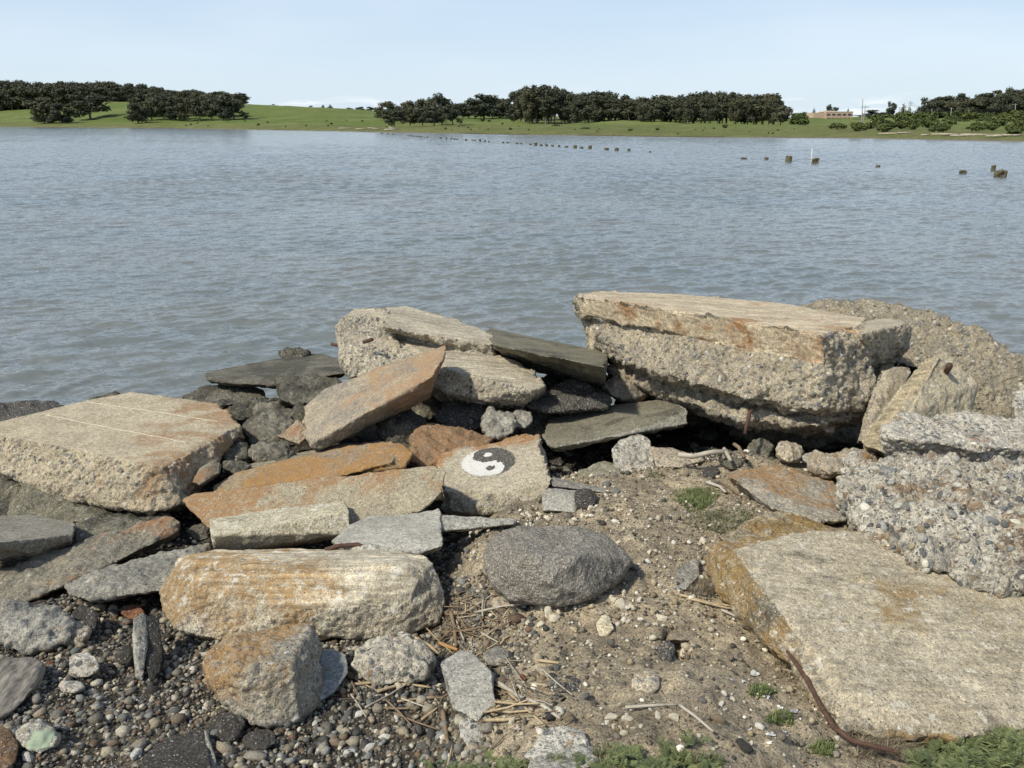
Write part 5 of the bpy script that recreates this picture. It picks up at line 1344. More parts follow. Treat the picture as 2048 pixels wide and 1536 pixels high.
# parked cars
M_CARW = simple_mat('white_car_paint', (.75, .75, .74), rough=.3, var=.03, bump=0); M_CARD = simple_mat('grey_car_paint', (.2, .21, .23), rough=.3, var=.03, bump=0)
M_TYRE = simple_mat('tyre_rubber', (.03, .03, .03), bump=0)
def car_proto(paint):
    L, W = 4.4, 1.75
    prof = [(-2.2, .35), (-2.2, .85), (-1.5, .95), (-.9, 1.42), (.7, 1.45), (1.5, 1.0), (2.15, .85), (2.2, .35)]
    n = len(prof); vs = [(x, -W / 2, z) for x, z in prof] + [(x, W / 2, z) for x, z in prof]
    fs = [tuple(range(n)), tuple(range(2 * n - 1, n - 1, -1))] + [(i, i + n, (i + 1) % n + n, (i + 1) % n) for i in range(n)]
    body = mesh_from('body', vs, fs, paint, smooth=False).data
    g = []; 
    gp = [(-1.3, 1.0), (-.88, 1.34), (.62, 1.36), (1.2, 1.0)]
    vs = [(x, -W / 2 - .02, z) for x, z in gp] + [(x, W / 2 + .02, z) for x, z in gp]
    gl = mesh_from('window', vs, [(0, 1, 2, 3), (7, 6, 5, 4)], M_GLASS, smooth=False).data
    vs = [(.33 * math.cos(a) , -.1 if k else .1, .33 * math.sin(a)) for k in (0, 1) for a in np.linspace(0, 2 * math.pi, 12, endpoint=False)]
    fs = [tuple(range(12)), tuple(range(23, 11, -1))] + [(i, i + 12, (i + 1) % 12 + 12, (i + 1) % 12) for i in range(12)]
    wh = mesh_from('wheel', vs, fs, M_TYRE).data
    for o in list(COL.objects)[-3:]: bpy.data.objects.remove(o)
    return body, gl, wh
CW = car_proto(M_CARW); CD = car_proto(M_CARD)
for i, (px, v, Y, pr) in enumerate(((1972, 246, 330, CW), (1984, 246.5, 330, CW), (1996, 247, 330, CD), (2008, 247, 330, CW), (1976, 251, 300, CD), (1990, 251.5, 300, CW), (1795, 238, 440, CW), (1815, 238, 440, CW), (1826, 238, 440, CD), (2020, 248, 330, CW))):
    e = empty('parked_car', tuple(P(px, v, Y)), TR.uniform(-.3, .3)); tag(e, ('white' if pr is CW else 'grey') + (' car parked in the gap of the thicket near the right edge' if px > 1900 else ' car parked by the poles right of the building'), 'car', 'cars parked on the far shore')
    for nm, me in (('body', pr[0]), ('window', pr[1])):
        c = bpy.data.objects.new(nm, me); COL.objects.link(c); c.parent = e
    for sx in (-1.35, 1.35):
        for sy in (-.8, .8):
            c = bpy.data.objects.new('wheel', pr[2]); COL.objects.link(c); c.parent = e; c.location = (sx, sy, .33)
# pale drift logs on the far waterline
M_LOG = simple_mat('bleached_wood', (.40, .35, .27), scale=3, bump=0)
for i in range(26):
    px = TR.uniform(1760, 2048) if i < 18 else TR.uniform(690, 790); v = interp(px, SHORE) - TR.uniform(5, 9) if i < 18 else interp(px, SHORE) - TR.uniform(.5, 2.5)
    Y = Yat(px, v) if i < 18 else rs_(px) + TR.uniform(4, 12); p = np.array([col_u(px, Y), Y, float(far_z(px, Y)) + .25]); L = TR.uniform(.8, 2.8); a = TR.uniform(-.4, .4)
    d = np.array([math.cos(a), math.sin(a), 0]) * L
    tag(tube('drift_log', [p - d, p, p + d], .16, M_LOG, rads=[.12, .18, .1]), 'bleached drift log on the ' + ('right-hand' if i < 18 else 'centre-left') + ' far waterline', 'drift log', 'bleached drift logs on the far waterline')

# ================================================================ old pilings and rocks out in the water
M_PILE = simple_mat('weedy_piling', (.11, .095, .05), var=.55, scale=5, bump=.03)
def piling_mesh(w, h, seed, split=0):
    bm = bmesh.new(); r = random.Random(seed); hulls = []
    k = 3 if w > .5 else 1
    for j in range(k):
        cx = (j - (k - 1) / 2) * w / k; hh = h * r.uniform(.75, 1.05); rr = w / k * .62
        pts = []
        for i in range(8):
            a = i * math.pi / 4; pts.append((cx + rr * math.cos(a) * r.uniform(.85, 1.1), rr * 1.1 * math.sin(a), -.4)); pts.append((cx + rr * .95 * math.cos(a) * r.uniform(.8, 1.1), rr * math.sin(a), hh * r.uniform(.85, 1)))
        hull_mesh(bm, pts)
    me = bpy.data.meshes.new('piling'); bm.to_mesh(me); bm.free()
    o = bpy.data.objects.new('piling', me); COL.objects.link(o)
    md = o.modifiers.new('r', 'REMESH'); md.mode = 'VOXEL'; md.voxel_size = max(.025, w / 22)
    nm = bpy.data.meshes.new_from_object(o.evaluated_get(bpy.context.evaluated_depsgraph_get())); bpy.data.objects.remove(o)
    n = len(nm.vertices); co = np.empty(n * 3, np.float32); nm.vertices.foreach_get('co', co); co = co.reshape(-1, 3).astype(float)
    no = np.empty(n * 3, np.float32); nm.vertex_normals.foreach_get('vector', no); no = no.reshape(-1, 3)
    co += no * (fbm(co, 6, 3, seed) * w * .07)[:, None]
    nm.vertices.foreach_set('co', co.astype(np.float32).ravel()); nm.polygons.foreach_set('use_smooth', [True] * len(nm.polygons)); nm.materials.append(M_PILE); nm.name = 'piling'
    return nm
def waterY(px, v):
    r = ray(px, v); k = H / -r[2]; return r * k + CAMP
def piling(px, vb, wpx, hpx, label, name='piling', cat='piling', group=None, seed=None):
    p = waterY(px, vb); Y = p[1]
    me = piling_mesh(wpx / F * Y, hpx / F * Y * 1.05 + .07, seed or int(px))
    o = bpy.data.objects.new(name, me); COL.objects.link(o); o.location = (p[0], p[1], 0); me.name = name
    tag(o, label, cat, group); return o
piling(2000, 354, 22, 11, 'widest ragged piling stump, nearest the right edge')
piling(1986, 341, 7, 8, 'thin dark post just behind the widest piling stump')
piling(1926, 347, 15, 4, 'low rounded hump of an old stump left of the widest one')
piling(1756, 334, 7, 1.8, 'barely awash stump between the white stake and the right-hand stumps')
piling(1630, 326, 14, 9, 'broad piling stump beside the white stake')
piling(1577, 323, 10, 9, 'squarish piling stump left of the white stake')
piling(1533, 319.5, 7, 3, 'small low stump left of the squarish one')
piling(1488, 318.5, 11, 2.5, 'long low stump, farthest left of the four near the white stake')
pts = [P(1622.3, 326, waterY(1622, 326)[1]), P(1624.3, 297, waterY(1622, 326)[1])]
tag(tube('marker_stake', [pts[0] - np.array([0, 0, .5]), pts[0], pts[1]], .022, simple_mat('white_plastic', (.8, .8, .8), rough=.4, var=.02, bump=0), seg=8), 'thin white stake leaning beside the broad piling stump', 'stake')
ROW = [(1300, 305, 4, 2), (1258, 302.5, 5, 5.5), (1233, 301.5, 7, 4.5), (1213, 300, 7, 3.5), (1180, 297.5, 6, 5), (1163, 297, 6, 3.5), (1150, 296, 6, 4.5), (1133, 295, 6, 3), (1118, 294, 4, 3), (1105, 293, 5, 3), (1093, 292.5, 5, 4), (1082, 292, 5, 3), (1071, 291, 5, 4.5), (1061, 290, 4, 2),
       (1042, 288.5, 4, 2), (1034, 288, 4, 2), (1015, 286.5, 4, 2.5), (1006, 286, 4, 2.5), (978, 284.5, 3, 2), (970, 283.5, 4, 2.5), (960, 282.5, 4, 3.5), (950, 282, 3, 2), (945, 281.7, 3, 2), (932, 281, 4, 3), (914, 279.5, 3, 2), (909, 279, 4, 2.5), (903, 278.5, 3, 2), (893, 277.8, 3, 2), (881, 277, 3, 2.2),
       (855, 275, 3, 2), (843, 274.5, 3, 2), (838, 274, 3, 2), (833, 273.7, 3, 2), (828, 273.3, 3, 2), (822, 272.8, 3, 2), (817, 272.3, 3, 1.8), (786, 269, 4, 1.5), (775, 268.5, 3, 1.5), (764, 267.5, 3, 1.5)]
for i, (px, v, w, h) in enumerate(ROW):
    lab = 'isolated stump at the near right end of the receding row of pilings' if i == 0 else 'tall end stump of the receding row of pilings' if i == 1 else 'weedy stump in the long row of old pilings receding to the far shore'
    piling(px, v, w * 1.05, h * .9, lab, group=None if i < 2 else 'pilings in the long receding row', seed=i + 50)

# ================================================================ gravel, stones, reeds, rusty bars, grass
SR = np.random.RandomState(5); PR = random.Random(12)
def ico():
    bm = bmesh.new(); bmesh.ops.create_icosphere(bm, subdivisions=1, radius=1.0); bm.verts.ensure_lookup_table()
    v = np.array([x.co[:] for x in bm.verts]); f = np.array([[q.index for q in x.verts] for x in bm.faces]); bm.free(); return v, f
IV, IF = ico()
PAL = np.array([(.10, .095, .085), (.16, .15, .13), (.07, .066, .06), (.22, .20, .165), (.28, .235, .17), (.13, .135, .13), (.34, .30, .23), (.48, .44, .36), (.19, .145, .10), (.05, .048, .045), (.24, .24, .23), (.30, .26, .19), (.17, .155, .12), (.40, .36, .28), (.09, .08, .065), (.15, .095, .06)])
PALD = np.array([(.56, .51, .41), (.42, .36, .28), (.70, .66, .56), (.28, .22, .14), (.20, .17, .13), (.10, .09, .075), (.07, .065, .055), (.42, .35, .24), (.30, .27, .22)])
def pebbles(name, xs, ys, sizes, pal, label, probs=None, flat=.62, embed=.25, ang=.25, flatsh=False):
    n = len(xs); z = gz_at(xs, ys)
    V = np.repeat(IV[None], n, 0) * (1 + SR.uniform(-ang, ang, (n, len(IV), 1)))
    V = V * np.stack([SR.uniform(.75, 1.25, n), SR.uniform(.6, 1., n), SR.uniform(flat * .7, flat * 1.2, n)], 1)[:, None]
    a = SR.uniform(0, 6.28, n); b = SR.normal(0, .3, n)
    ca, sa2, cb, sb = np.cos(a), np.sin(a), np.cos(b), np.sin(b)
    X = V[..., 0] * cb[:, None] + V[..., 2] * sb[:, None]; Z = V[..., 2] * cb[:, None] - V[..., 0] * sb[:, None]; Yv = V[..., 1]
    x = X * ca[:, None] - Yv * sa2[:, None]; y = X * sa2[:, None] + Yv * ca[:, None]
    V = np.stack([x, y, Z], -1) * sizes[:, None, None] + np.stack([xs, ys, z + sizes * (flat - embed)], 1)[:, None]
    f = (IF[None] + (np.arange(n) * len(IV))[:, None, None]).reshape(-1, 3)
    ci = SR.choice(len(pal), n, p=probs); c = pal[ci] * SR.uniform(.7, 1.25, (n, 1))
    o = mesh_from(name, V.reshape(-1, 3), f, M_PBL, attrs={'tint': np.repeat(c, len(IV), 0)}, smooth=not flatsh)
    tag(o, label, 'gravel', kind='stuff'); return o
# multi-coloured gravel bottom left
n = 52000; xs = SR.uniform(-2.2, 1.2, n); ys = 1.35 + (SR.rand(n) ** 1.15) * 2.6
w = left_w(xs, ys) + .35 * vnoise(np.c_[xs, ys, xs * 0], 2.5, 77) + .12; k = w > .42
xs, ys = xs[k], ys[k]; sz = np.clip(SR.lognormal(math.log(.0062), .55, len(xs)), .003, .03)
pebbles('gravel', xs, ys, sz, PAL, 'mixed dark and tan pebble gravel between the lower-left rocks', ang=.3, flatsh=True)
# gravel in the pits farther up
n = 7000; xs = SR.uniform(-2.5, 2.6, n); ys = SR.uniform(3.3, 5.6, n); sz = np.clip(SR.lognormal(math.log(.010), .45, n), .004, .03)
w = left_w(xs, ys) + .3 * vnoise(np.c_[xs, ys, xs * 0], 2., 7); k = (w > .5) | (ys > 4.6); pebbles('rubble', xs[k], ys[k], sz[k], PAL * .9, 'dark loose rubble in the gaps of the slab pile', ang=.25, flatsh=True)
# pale crumbs in the dirt
n = 34000; xs = SR.uniform(-.5, 2.8, n); ys = 1.35 + SR.rand(n) ** 1.1 * 3.6; w = left_w(xs, ys); cl = vnoise(np.c_[xs, ys, xs * 0], 2.2, 21)
k = (w < .75) & (SR.rand(n) < .35 + .75 * cl.clip(-.2, 1)); sz = np.clip(SR.lognormal(math.log(.0038), .62, n), .0016, .022)
pebbles('dirt_crumbs', xs[k], ys[k], sz[k], PALD, 'pale crumbs and grit scattered over the dirt mound', embed=.15, ang=.3, flat=.7, flatsh=True)
# countable larger stones
def stone_mesh(seed, tint):
    bm = bmesh.new(); r = random.Random(seed)
    pts = []
    for _ in range(11):
        d = Vector((r.gauss(0, 1), r.gauss(0, 1), r.gauss(0, 1))).normalized(); pts.append((d.x * r.uniform(.8, 1.1), d.y * .75 * r.uniform(.8, 1.1), d.z * .6 * r.uniform(.8, 1.1)))
    hull_mesh(bm, pts); bmesh.ops.bevel(bm, geom=bm.edges[:], offset=.06, segments=1, affect='EDGES'); bmesh.ops.triangulate(bm, faces=bm.faces[:])
    for _ in range(1): bmesh.ops.smooth_vert(bm, verts=bm.verts[:], factor=.35, use_axis_x=True, use_axis_y=True, use_axis_z=True)
    me = bpy.data.meshes.new('stone'); bm.to_mesh(me); bm.free()
    n = len(me.vertices); co = np.empty(n * 3, np.float32); me.vertices.foreach_get('co', co); co = co.reshape(-1, 3).astype(float)
    co *= (1 + .06 * fbm(co, 3, 2, seed))[:, None]; me.vertices.foreach_set('co', co.astype(np.float32).ravel())
    me.polygons.foreach_set('use_smooth', [True] * len(me.polygons))
    at = me.attributes.new('rough', 'FLOAT', 'POINT'); at.data.foreach_set('value', [.6] * n)
    return me
SM = {}
def smesh(i, mat):
    if (i, mat.name) not in SM: me = stone_mesh(i, None); me.materials.append(mat); me.polygons.foreach_set('use_smooth', [mat.name[:5] not in ('cream', 'white')] * len(me.polygons)); SM[(i, mat.name)] = me
    return SM[(i, mat.name)]
def small(name, col, col2): return conc(col, col2, sa=.05, dark=.08, agg=.25, white=.2, peb=110., bump=.5, name=name)
S_CREAM = small('cream_stone', (.88, .80, .64), (.76, .68, .52)); S_WHITE = small('white_stone', (.90, .87, .79), (.78, .75, .67)); S_TAN = small('tan_stone', (.34, .27, .18), (.26, .2, .13)); S_GREYS = small('grey_stone', (.24, .235, .225), (.17, .165, .155)); S_DARK = small('dark_stone', (.07, .064, .056), (.045, .042, .038)); S_RED = small('brick_stone', (.27, .1, .05), (.2, .08, .045))
def put_stone(px, py, wpx, mat, label, group=None, name='stone', rz=None, sq=1.0):
    p = G(px, py); w = wpx / F * math.hypot(p[1], H - p[2]) * .5
    o = bpy.data.objects.new(name, smesh(PR.randrange(6), mat)); COL.objects.link(o)
    o.location = (p[0], p[1], p[2] + w * .22); o.scale = (w, w, w * sq); o.rotation_euler = (PR.uniform(-.3, .3), PR.uniform(-.3, .3), PR.uniform(0, 6.3) if rz is None else rz)
    tag(o, label, 'stone', group)
SP = [(1405, 1085, 24, S_CREAM), (1095, 1225, 34, S_CREAM), (1108, 1240, 30, S_CREAM), (1080, 1252, 22, S_CREAM), (1150, 1220, 18, S_WHITE), (1240, 1212, 34, S_CREAM), (1265, 1222, 26, S_CREAM), (1252, 1246, 26, S_CREAM), (1235, 1250, 16, S_WHITE), (1210, 1240, 24, S_CREAM),
      (1225, 1440, 38, S_CREAM), (1255, 1448, 30, S_CREAM), (1248, 1468, 22, S_CREAM), (1350, 1440, 32, S_CREAM), (1315, 1438, 24, S_CREAM), (1436, 1445, 34, S_TAN), (1402, 1405, 24, S_GREYS), (1135, 1440, 30, S_TAN), (1025, 1448, 26, S_CREAM), (1035, 1460, 18, S_WHITE),
      (1215, 1448, 20, S_WHITE), (1300, 1420, 12, S_WHITE), (1180, 1020, 26, S_CREAM), (1165, 1035, 22, S_CREAM), (1150, 1042, 20, S_CREAM), (1230, 1045, 20, S_WHITE), (1290, 985, 18, S_TAN), (1235, 1030, 22, S_TAN), (1205, 1048, 22, S_DARK), (1060, 1035, 16, S_CREAM), (1045, 1030, 14, S_CREAM), (1075, 1040, 15, S_CREAM), (1090, 1034, 13, S_CREAM),
      (935, 1105, 20, S_GREYS), (905, 1112, 22, S_CREAM), (948, 1118, 14, S_GREYS), (925, 1085, 20, S_TAN), (880, 1375, 18, S_CREAM), (800, 1390, 26, S_DARK), (720, 1430, 26, S_WHITE), (757, 1398, 20, S_CREAM), (690, 1445, 26, S_GREYS), (740, 1500, 34, S_WHITE), (770, 1480, 28, S_WHITE), (700, 1510, 34, S_WHITE), (650, 1470, 20, S_GREYS), (850, 1520, 26, S_WHITE), (795, 1440, 22, S_WHITE), (810, 1500, 20, S_GREYS), (750, 1415, 16, S_WHITE),
      (92, 1298, 40, S_GREYS), (118, 1318, 20, S_CREAM), (206, 1300, 18, S_GREYS), (252, 1336, 16, S_WHITE), (52, 1395, 32, S_TAN), (60, 1520, 34, S_WHITE), (225, 1222, 10, S_WHITE), (170, 1232, 14, S_TAN), (270, 1512, 40, S_WHITE), (325, 1508, 18, S_TAN), (460, 1515, 28, S_GREYS), (585, 1455, 22, S_TAN), (630, 1448, 20, S_WHITE), (350, 1478, 14, S_TAN),
      (125, 1370, 24, S_CREAM), (180, 1365, 18, S_TAN), (240, 1345, 20, S_GREYS), (200, 1420, 22, S_GREYS), (355, 1395, 22, S_TAN), (300, 1430, 26, S_GREYS), (240, 1445, 20, S_TAN), (170, 1440, 14, S_DARK), (140, 1400, 20, S_DARK), (310, 1385, 40, S_DARK), (405, 1405, 16, S_WHITE), (410, 1420, 18, S_WHITE), (168, 1500, 12, S_RED), (100, 1330, 18, S_RED), (395, 1382, 16, S_GREYS),
      (1035, 1500, 20, S_TAN), (1065, 1420, 30, S_TAN), (1045, 1360, 26, S_RED), (1000, 1470, 20, S_DARK), (1125, 1400, 24, S_DARK), (1110, 1412, 18, S_DARK), (985, 1235, 20, S_CREAM), (1005, 1250, 16, S_TAN), (870, 1250, 14, S_WHITE), (945, 1290, 18, S_WHITE), (1545, 1250, 14, S_CREAM), (1420, 1230, 24, S_TAN), (1325, 1240, 26, S_CREAM), (1312, 1252, 18, S_CREAM), (1345, 1110, 14, S_TAN), (1455, 1400, 12, S_GREYS), (1490, 1500, 44, S_DARK), (1380, 1310, 16, S_CREAM), (1390, 1520, 26, S_TAN),
      (1085, 1470, 18, S_RED), (1015, 1418, 20, S_GREYS), (1030, 1325, 18, S_DARK), (1130, 1300, 12, S_TAN), (1160, 1250, 12, S_CREAM), (1290, 1190, 10, S_CREAM), (1345, 1190, 14, S_TAN), (1310, 1105, 12, S_CREAM), (1250, 1000, 12, S_CREAM), (1210, 990, 10, S_WHITE)]
NM = {S_CREAM.name: 'cream', S_WHITE.name: 'white', S_TAN.name: 'tan', S_GREYS.name: 'grey', S_DARK.name: 'dark', S_RED.name: 'brick-red'}
def zone(px, py):
    if py < 1060 and px > 1000: return 'near the foot of the painted block'
    if px > 1170 or (px > 1060 and py < 1300): return 'on the dirt mound below the asphalt boulder'
    if px > 860: return 'among the dry reeds'
    if px > 640: return 'in the gravel below the white-speckled rock'
    return 'in the gravel of the lower left corner'
for px, py, w, mt in SP:
    zn = zone(px, py); c = NM[mt.name]
    put_stone(px, py, w, mt, '%s stone %s' % (c, zn), '%s stones %s' % (c, zn))

M_REED = simple_mat('dry_reed', (.40, .31, .19), var=.35, scale=14, bump=.001, stretch=(3, 3, 3))
M_REEDD = simple_mat('brown_reed', (.19, .135, .085), var=.4, scale=14, bump=.001)
M_STICK = simple_mat('bleached_stick', (.40, .36, .29), var=.3, scale=20, bump=.002)
def reed(pts, wpx, mat, label, group=None, lift=.008, name='dry_reed', cat='reed', seg=6):
    q = [G(a, b) for a, b in pts]; r = wpx / F * math.hypot(q[0][1], H - q[0][2]) / 2
    out = []
    for i in range(len(q) - 1):
        for t in np.linspace(0, 1, 5)[:-1] if i < len(q) - 2 else np.linspace(0, 1, 5):
            out.append(q[i] * (1 - t) + q[i + 1] * t)
    out = [p + np.array([0, 0, lift + r]) for p in out]
    for p in out: p[2] = max(p[2], gz_at(p[0], p[1])[0] + r * .8)
    n = len(out); o = tube(name, out, r, mat, seg=seg, rads=[r * (1.05 - .35 * i / n) for i in range(n)])
    tag(o, label, cat, group); return o
# traced stalks
T = [([(575 + 226, 1266), (862, 1300), (884, 1322)], 7, M_REED, 'pale thick reed lying diagonally just above the smooth grey chunk'),
     ([(902, 1230), (909, 1262), (913, 1302)], 8, M_REEDD, 'upright brown stalk pointing down at the smooth grey chunk'),
     ([(879, 1292), (895, 1300), (915, 1308)], 8, simple_mat('orange_reed', (.36, .19, .07), scale=14, bump=0), 'short orange-brown reed touching the top of the smooth grey chunk'),
     ([(992, 1370), (1040, 1405), (1085, 1425), (1120, 1446)], 8, M_STICK, 'long thick stalk slanting right from the smooth grey chunk'),
     ([(1015, 1390), (1050, 1425), (1090, 1462)], 5, M_REED, 'thin stalk under the long thick one right of the smooth grey chunk'),
     ([(692, 1377), (760, 1372), (815, 1375), (862, 1385)], 6, M_REED, 'long pale reed under the white-speckled rock'),
     ([(755, 1390), (800, 1378), (820, 1376)], 6, M_REED, 'short reed forking down under the white-speckled rock'),
     ([(690, 1350), (720, 1370), (760, 1392)], 3, M_REED, 'thin curved stem at the left of the white-speckled rock'),
     ([(795, 1410), (850, 1402), (868, 1400), (880, 1415)], 4, M_REED, 'thin bent reed left of the smooth grey chunk'),
     ([(843, 1448), (876, 1425)], 5, M_REED, 'short reed in the gravel left of the smooth grey chunk'),
     ([(886, 1430), (892, 1470), (896, 1497)], 9, M_REEDD, 'flat brown strip standing out below the smooth grey chunk'),
     ([(970, 1448), (1010, 1448), (1040, 1445)], 7, M_REED, 'stout pale reed crossing below the smooth grey chunk'),
     ([(980, 1430), (1020, 1432), (1055, 1430)], 5, M_REED, 'reed just above the stout crossing one'),
     ([(985, 1425), (1015, 1412), (1038, 1416)], 5, M_REED, 'bent reed right of the tip of the smooth grey chunk'),
     ([(942, 1475), (935, 1500), (918, 1530)], 5, M_REED, 'thin pale stem left of the white pebbly stone at the bottom'),
     ([(1076, 1328), (1118, 1333)], 6, M_REED, 'short straight reed in the dirt above the round asphalt lump'),
     ([(1060, 1376), (1095, 1380)], 5, M_REED, 'short reed left of the round asphalt lump'),
     ([(1090, 1425), (1130, 1400)], 3, M_REED, 'thin straw left of the round asphalt lump'),
     ([(1250, 1423), (1300, 1420), (1357, 1417)], 6, M_STICK, 'left arm of the bent grey stem lying in the dirt'),
     ([(1357, 1417), (1390, 1445), (1425, 1478)], 6, M_STICK, 'right arm of the bent grey stem lying in the dirt'),
     ([(1412, 970), (1440, 980), (1450, 990)], 7, M_STICK, 'short knobby stick beside the grass patch on the mound'),
     ([(1438, 966), (1480, 996)], 3, M_REEDD, 'thin twig right of the short knobby stick'),
     ([(1360, 1198), (1420, 1212), (1480, 1222), (1560, 1238)], 5, M_REED, 'long yellow straw beside the rusty bar'),
     ([(1380, 1205), (1450, 1222), (1530, 1232)], 5, M_REED, 'second yellow straw under the long one beside the rusty bar'),
     ([(1442, 1225), (1490, 1250), (1534, 1272)], 5, M_STICK, 'grey straw slanting down below the yellow straws'),
     ([(895, 1545), (905, 1500)], 5, M_REED, 'straw at the bottom edge left of the grass'),
     ([(1508, 1288), (1545, 1290), (1570, 1300), (1580, 1312)], 3, M_STICK, 'curly bleached root below the straws'),
     ([(1515, 1300), (1535, 1285), (1572, 1285)], 3, M_STICK, 'forked bleached root beside the curly one'),
     ([(1565, 1345), (1600, 1355), (1615, 1375)], 3, M_STICK, 'thin bleached root near the middle of the rusty bar')]
for a in T: reed(*a[:4])
R2 = random.Random(31)
for i in range(105):
    t = R2.random()
    cx, cy = (R2.gauss(930, 45), R2.gauss(1262, 28)) if t < .55 else (R2.gauss(1030, 45), R2.gauss(1410, 40)) if t < .85 else (R2.uniform(700, 900), R2.uniform(1370, 1480))
    a = R2.gauss(-.4, .9) if t < .55 else R2.gauss(.4, .8); L = R2.choice([R2.uniform(8, 30), R2.uniform(20, 60)])
    d = np.array([math.cos(a), math.sin(a) * .7]) * L
    c = np.array([cx, cy]); b = R2.uniform(-.06, .06) * L
    zn = 'pile beside the right end of the long rust-stained beam' if t < .55 else 'litter right of the smooth grey chunk' if t < .85 else 'gravel below the white-speckled rock'
    reed([tuple(c - d), tuple(c + [b, b]), tuple(c + d)], R2.uniform(1.5, 4.5), R2.choice([M_REED, M_REEDD, M_REEDD, M_STICK]), ('broken ' if L < 22 else 'short ' if L < 35 else 'long ') + 'dry reed stalk in the ' + zn, 'dry reed stalks in the ' + zn, lift=R2.uniform(.003, .03), seg=5)
# driftwood and sticks given real heights
def stick(pts, r, mat, label, name, cat, rads=None):
    o = tube(name, [P(*p) for p in pts], r, mat, seg=8, rads=rads); tag(o, label, cat); return o
stick([(1356, 909, 4.42), (1385, 913, 4.4), (1420, 905, 4.42), (1455, 903, 4.42)], .016, M_STICK, 'bleached curved driftwood stick on the mound edge before the hollow', 'driftwood_stick', 'stick')
stick([(1448, 897, 4.45), (1458, 915, 4.36), (1462, 922, 4.33)], .012, M_STICK, 'short fork lying against the bleached driftwood stick', 'driftwood_stick', 'stick')
stick([(1468, 888, 4.5), (1478, 895, 4.45), (1488, 915, 4.35)], .012, M_REEDD, 'short brown stick right of the bleached driftwood stick', 'driftwood_stick', 'stick')
stick([(806 + 78, 1405, 2.2), (898, 1440, 2.1), (912, 1470, 2.02), (925, 1505, 1.94)], .02, simple_mat('grey_bark', (.19, .165, .14), var=.5, scale=12, stretch=(6, 2, 2), bump=.004), 'thick grey stick leaning on the lower left of the smooth grey chunk', 'driftwood_stick', 'stick', rads=[.012, .018, .02, .017])
M_RUST = simple_mat('rusty_iron', (.085, .045, .03), var=.5, scale=60, bump=.003, rough=.9)
stick([(1452, 1196, 2.66), (1480, 1205, 2.6), (1525, 1228, 2.45), (1548, 1248, 2.38), (1560, 1275, 2.3), (1580, 1310, 2.18), (1612, 1355, 2.05), (1640, 1410, 1.93), (1668, 1455, 1.84), (1705, 1482, 1.78), (1760, 1495, 1.75), (1800, 1505, 1.72)], .0075, M_RUST, 'long rusty reinforcing bar bent along the left edge of the widest slab', 'rusty_bar', 'rusty bar', rads=[.005, .008, .007, .009, .0075, .0065, .009, .007, .0085, .0075, .007, .005])
stick([(650, 1100, 3.16), (675, 1092, 3.18), (715, 1089, 3.2), (745, 1101, 3.17)], .011, M_RUST, 'short arched rusty bar behind the long rust-stained beam', 'rusty_bar', 'rusty bar')
stick([(1515, 808, 4.9), (1500, 825, 4.8), (1494, 845, 4.72), (1490, 868, 4.68)], .012, M_RUST, 'rusty hook hanging under the long pale slab', 'rusty_bar', 'rusty bar')
stick([(663, 688, 6.35), (680, 692, 6.3)], .014, M_RUST, 'dark bar stub sticking out of the left side of the stepped block', 'rusty_bar', 'rusty bar')
stick([(728, 684, 5.98), (744, 679, 5.9)], .016, M_RUST, 'short bar stub in the rough end face of the stepped block', 'rusty_bar', 'rusty bar')
stick([(1890, 748, 4.85), (1898, 735, 4.75), (1899, 730, 4.72)], .02, M_RUST, 'rusty bolt stub in the creamy end of the tan leaning beam', 'rusty_bolt', 'bolt')

# grass
def grass_mat(name, c1, c2):
    m, t, bs = new_mat(name)
    at = t.node('ShaderNodeAttribute', attribute_name='tint').outputs['Fac']
    t.set(bs.inputs['Base Color'], t.mix(at, c1, c2)); bs.inputs['Roughness'].default_value = .6
    return m
M_GR = grass_mat('green_blades', (.075, .105, .03), (.22, .26, .09)); M_GRD = grass_mat('dull_blades', (.10, .11, .05), (.24, .23, .12)); M_DRY = grass_mat('dry_blades', (.13, .095, .06), (.38, .31, .2)); M_FERN = grass_mat('feathery_leaves', (.07, .092, .032), (.215, .245, .095))
def tuft(label, px, py, wpx, hpx, n, L, mat, curl=.6, name='grass_tuft', cat='grass tuft', bw=.0016, up=.75):
    r = random.Random(int(px * 7 + py)); c = G(px, py); vs = []; fs = []; tt = []
    for _ in range(n):
        th = r.random() * 6.28; q = math.sqrt(r.random()) * (1 + .25 * math.sin(3 * th + px))
        p = G(px + q * wpx / 2 * math.cos(th), py + q * hpx / 2 * math.sin(th))
        a = r.random() * 6.28; l = L * r.uniform(.45, 1.25) * (1.15 - .6 * q * q); d = np.array([math.cos(a), math.sin(a), 0]); s = np.array([-d[1], d[0], 0])
        cu = r.uniform(.2, 1) * curl; tv = r.random(); base = len(vs); w = bw * r.uniform(.7, 1.3)
        for i in range(4):
            t = i / 3; pos = p + d * l * cu * t * t + np.array([0, 0, 1]) * l * up * (t - .45 * cu * t * t); ww = w * (1 - t * .95)
            vs.append(pos - s * ww); vs.append(pos + s * ww); tt += [tv * (.5 + .5 * t)] * 2
        for i in range(3): fs.append((base + 2 * i, base + 2 * i + 1, base + 2 * i + 3, base + 2 * i + 2))
    o = mesh_from(name, np.array(vs), np.array(fs), mat, origin=c, attrs={'tint': np.array(tt)})
    tag(o, label, cat); return o
tuft('low green grass patch, largest, on top of the dirt mound', 1392, 1000, 90, 50, 1500, .05, M_GR, bw=.0022)
tuft('duller sparse grass spreading right of the largest patch on the mound', 1450, 1045, 140, 60, 1300, .04, M_GRD, curl=.9, bw=.002)
tuft('small round bright grass tuft, uppermost of three beside the widest slab', 1522, 1385, 58, 26, 420, .035, M_GR)
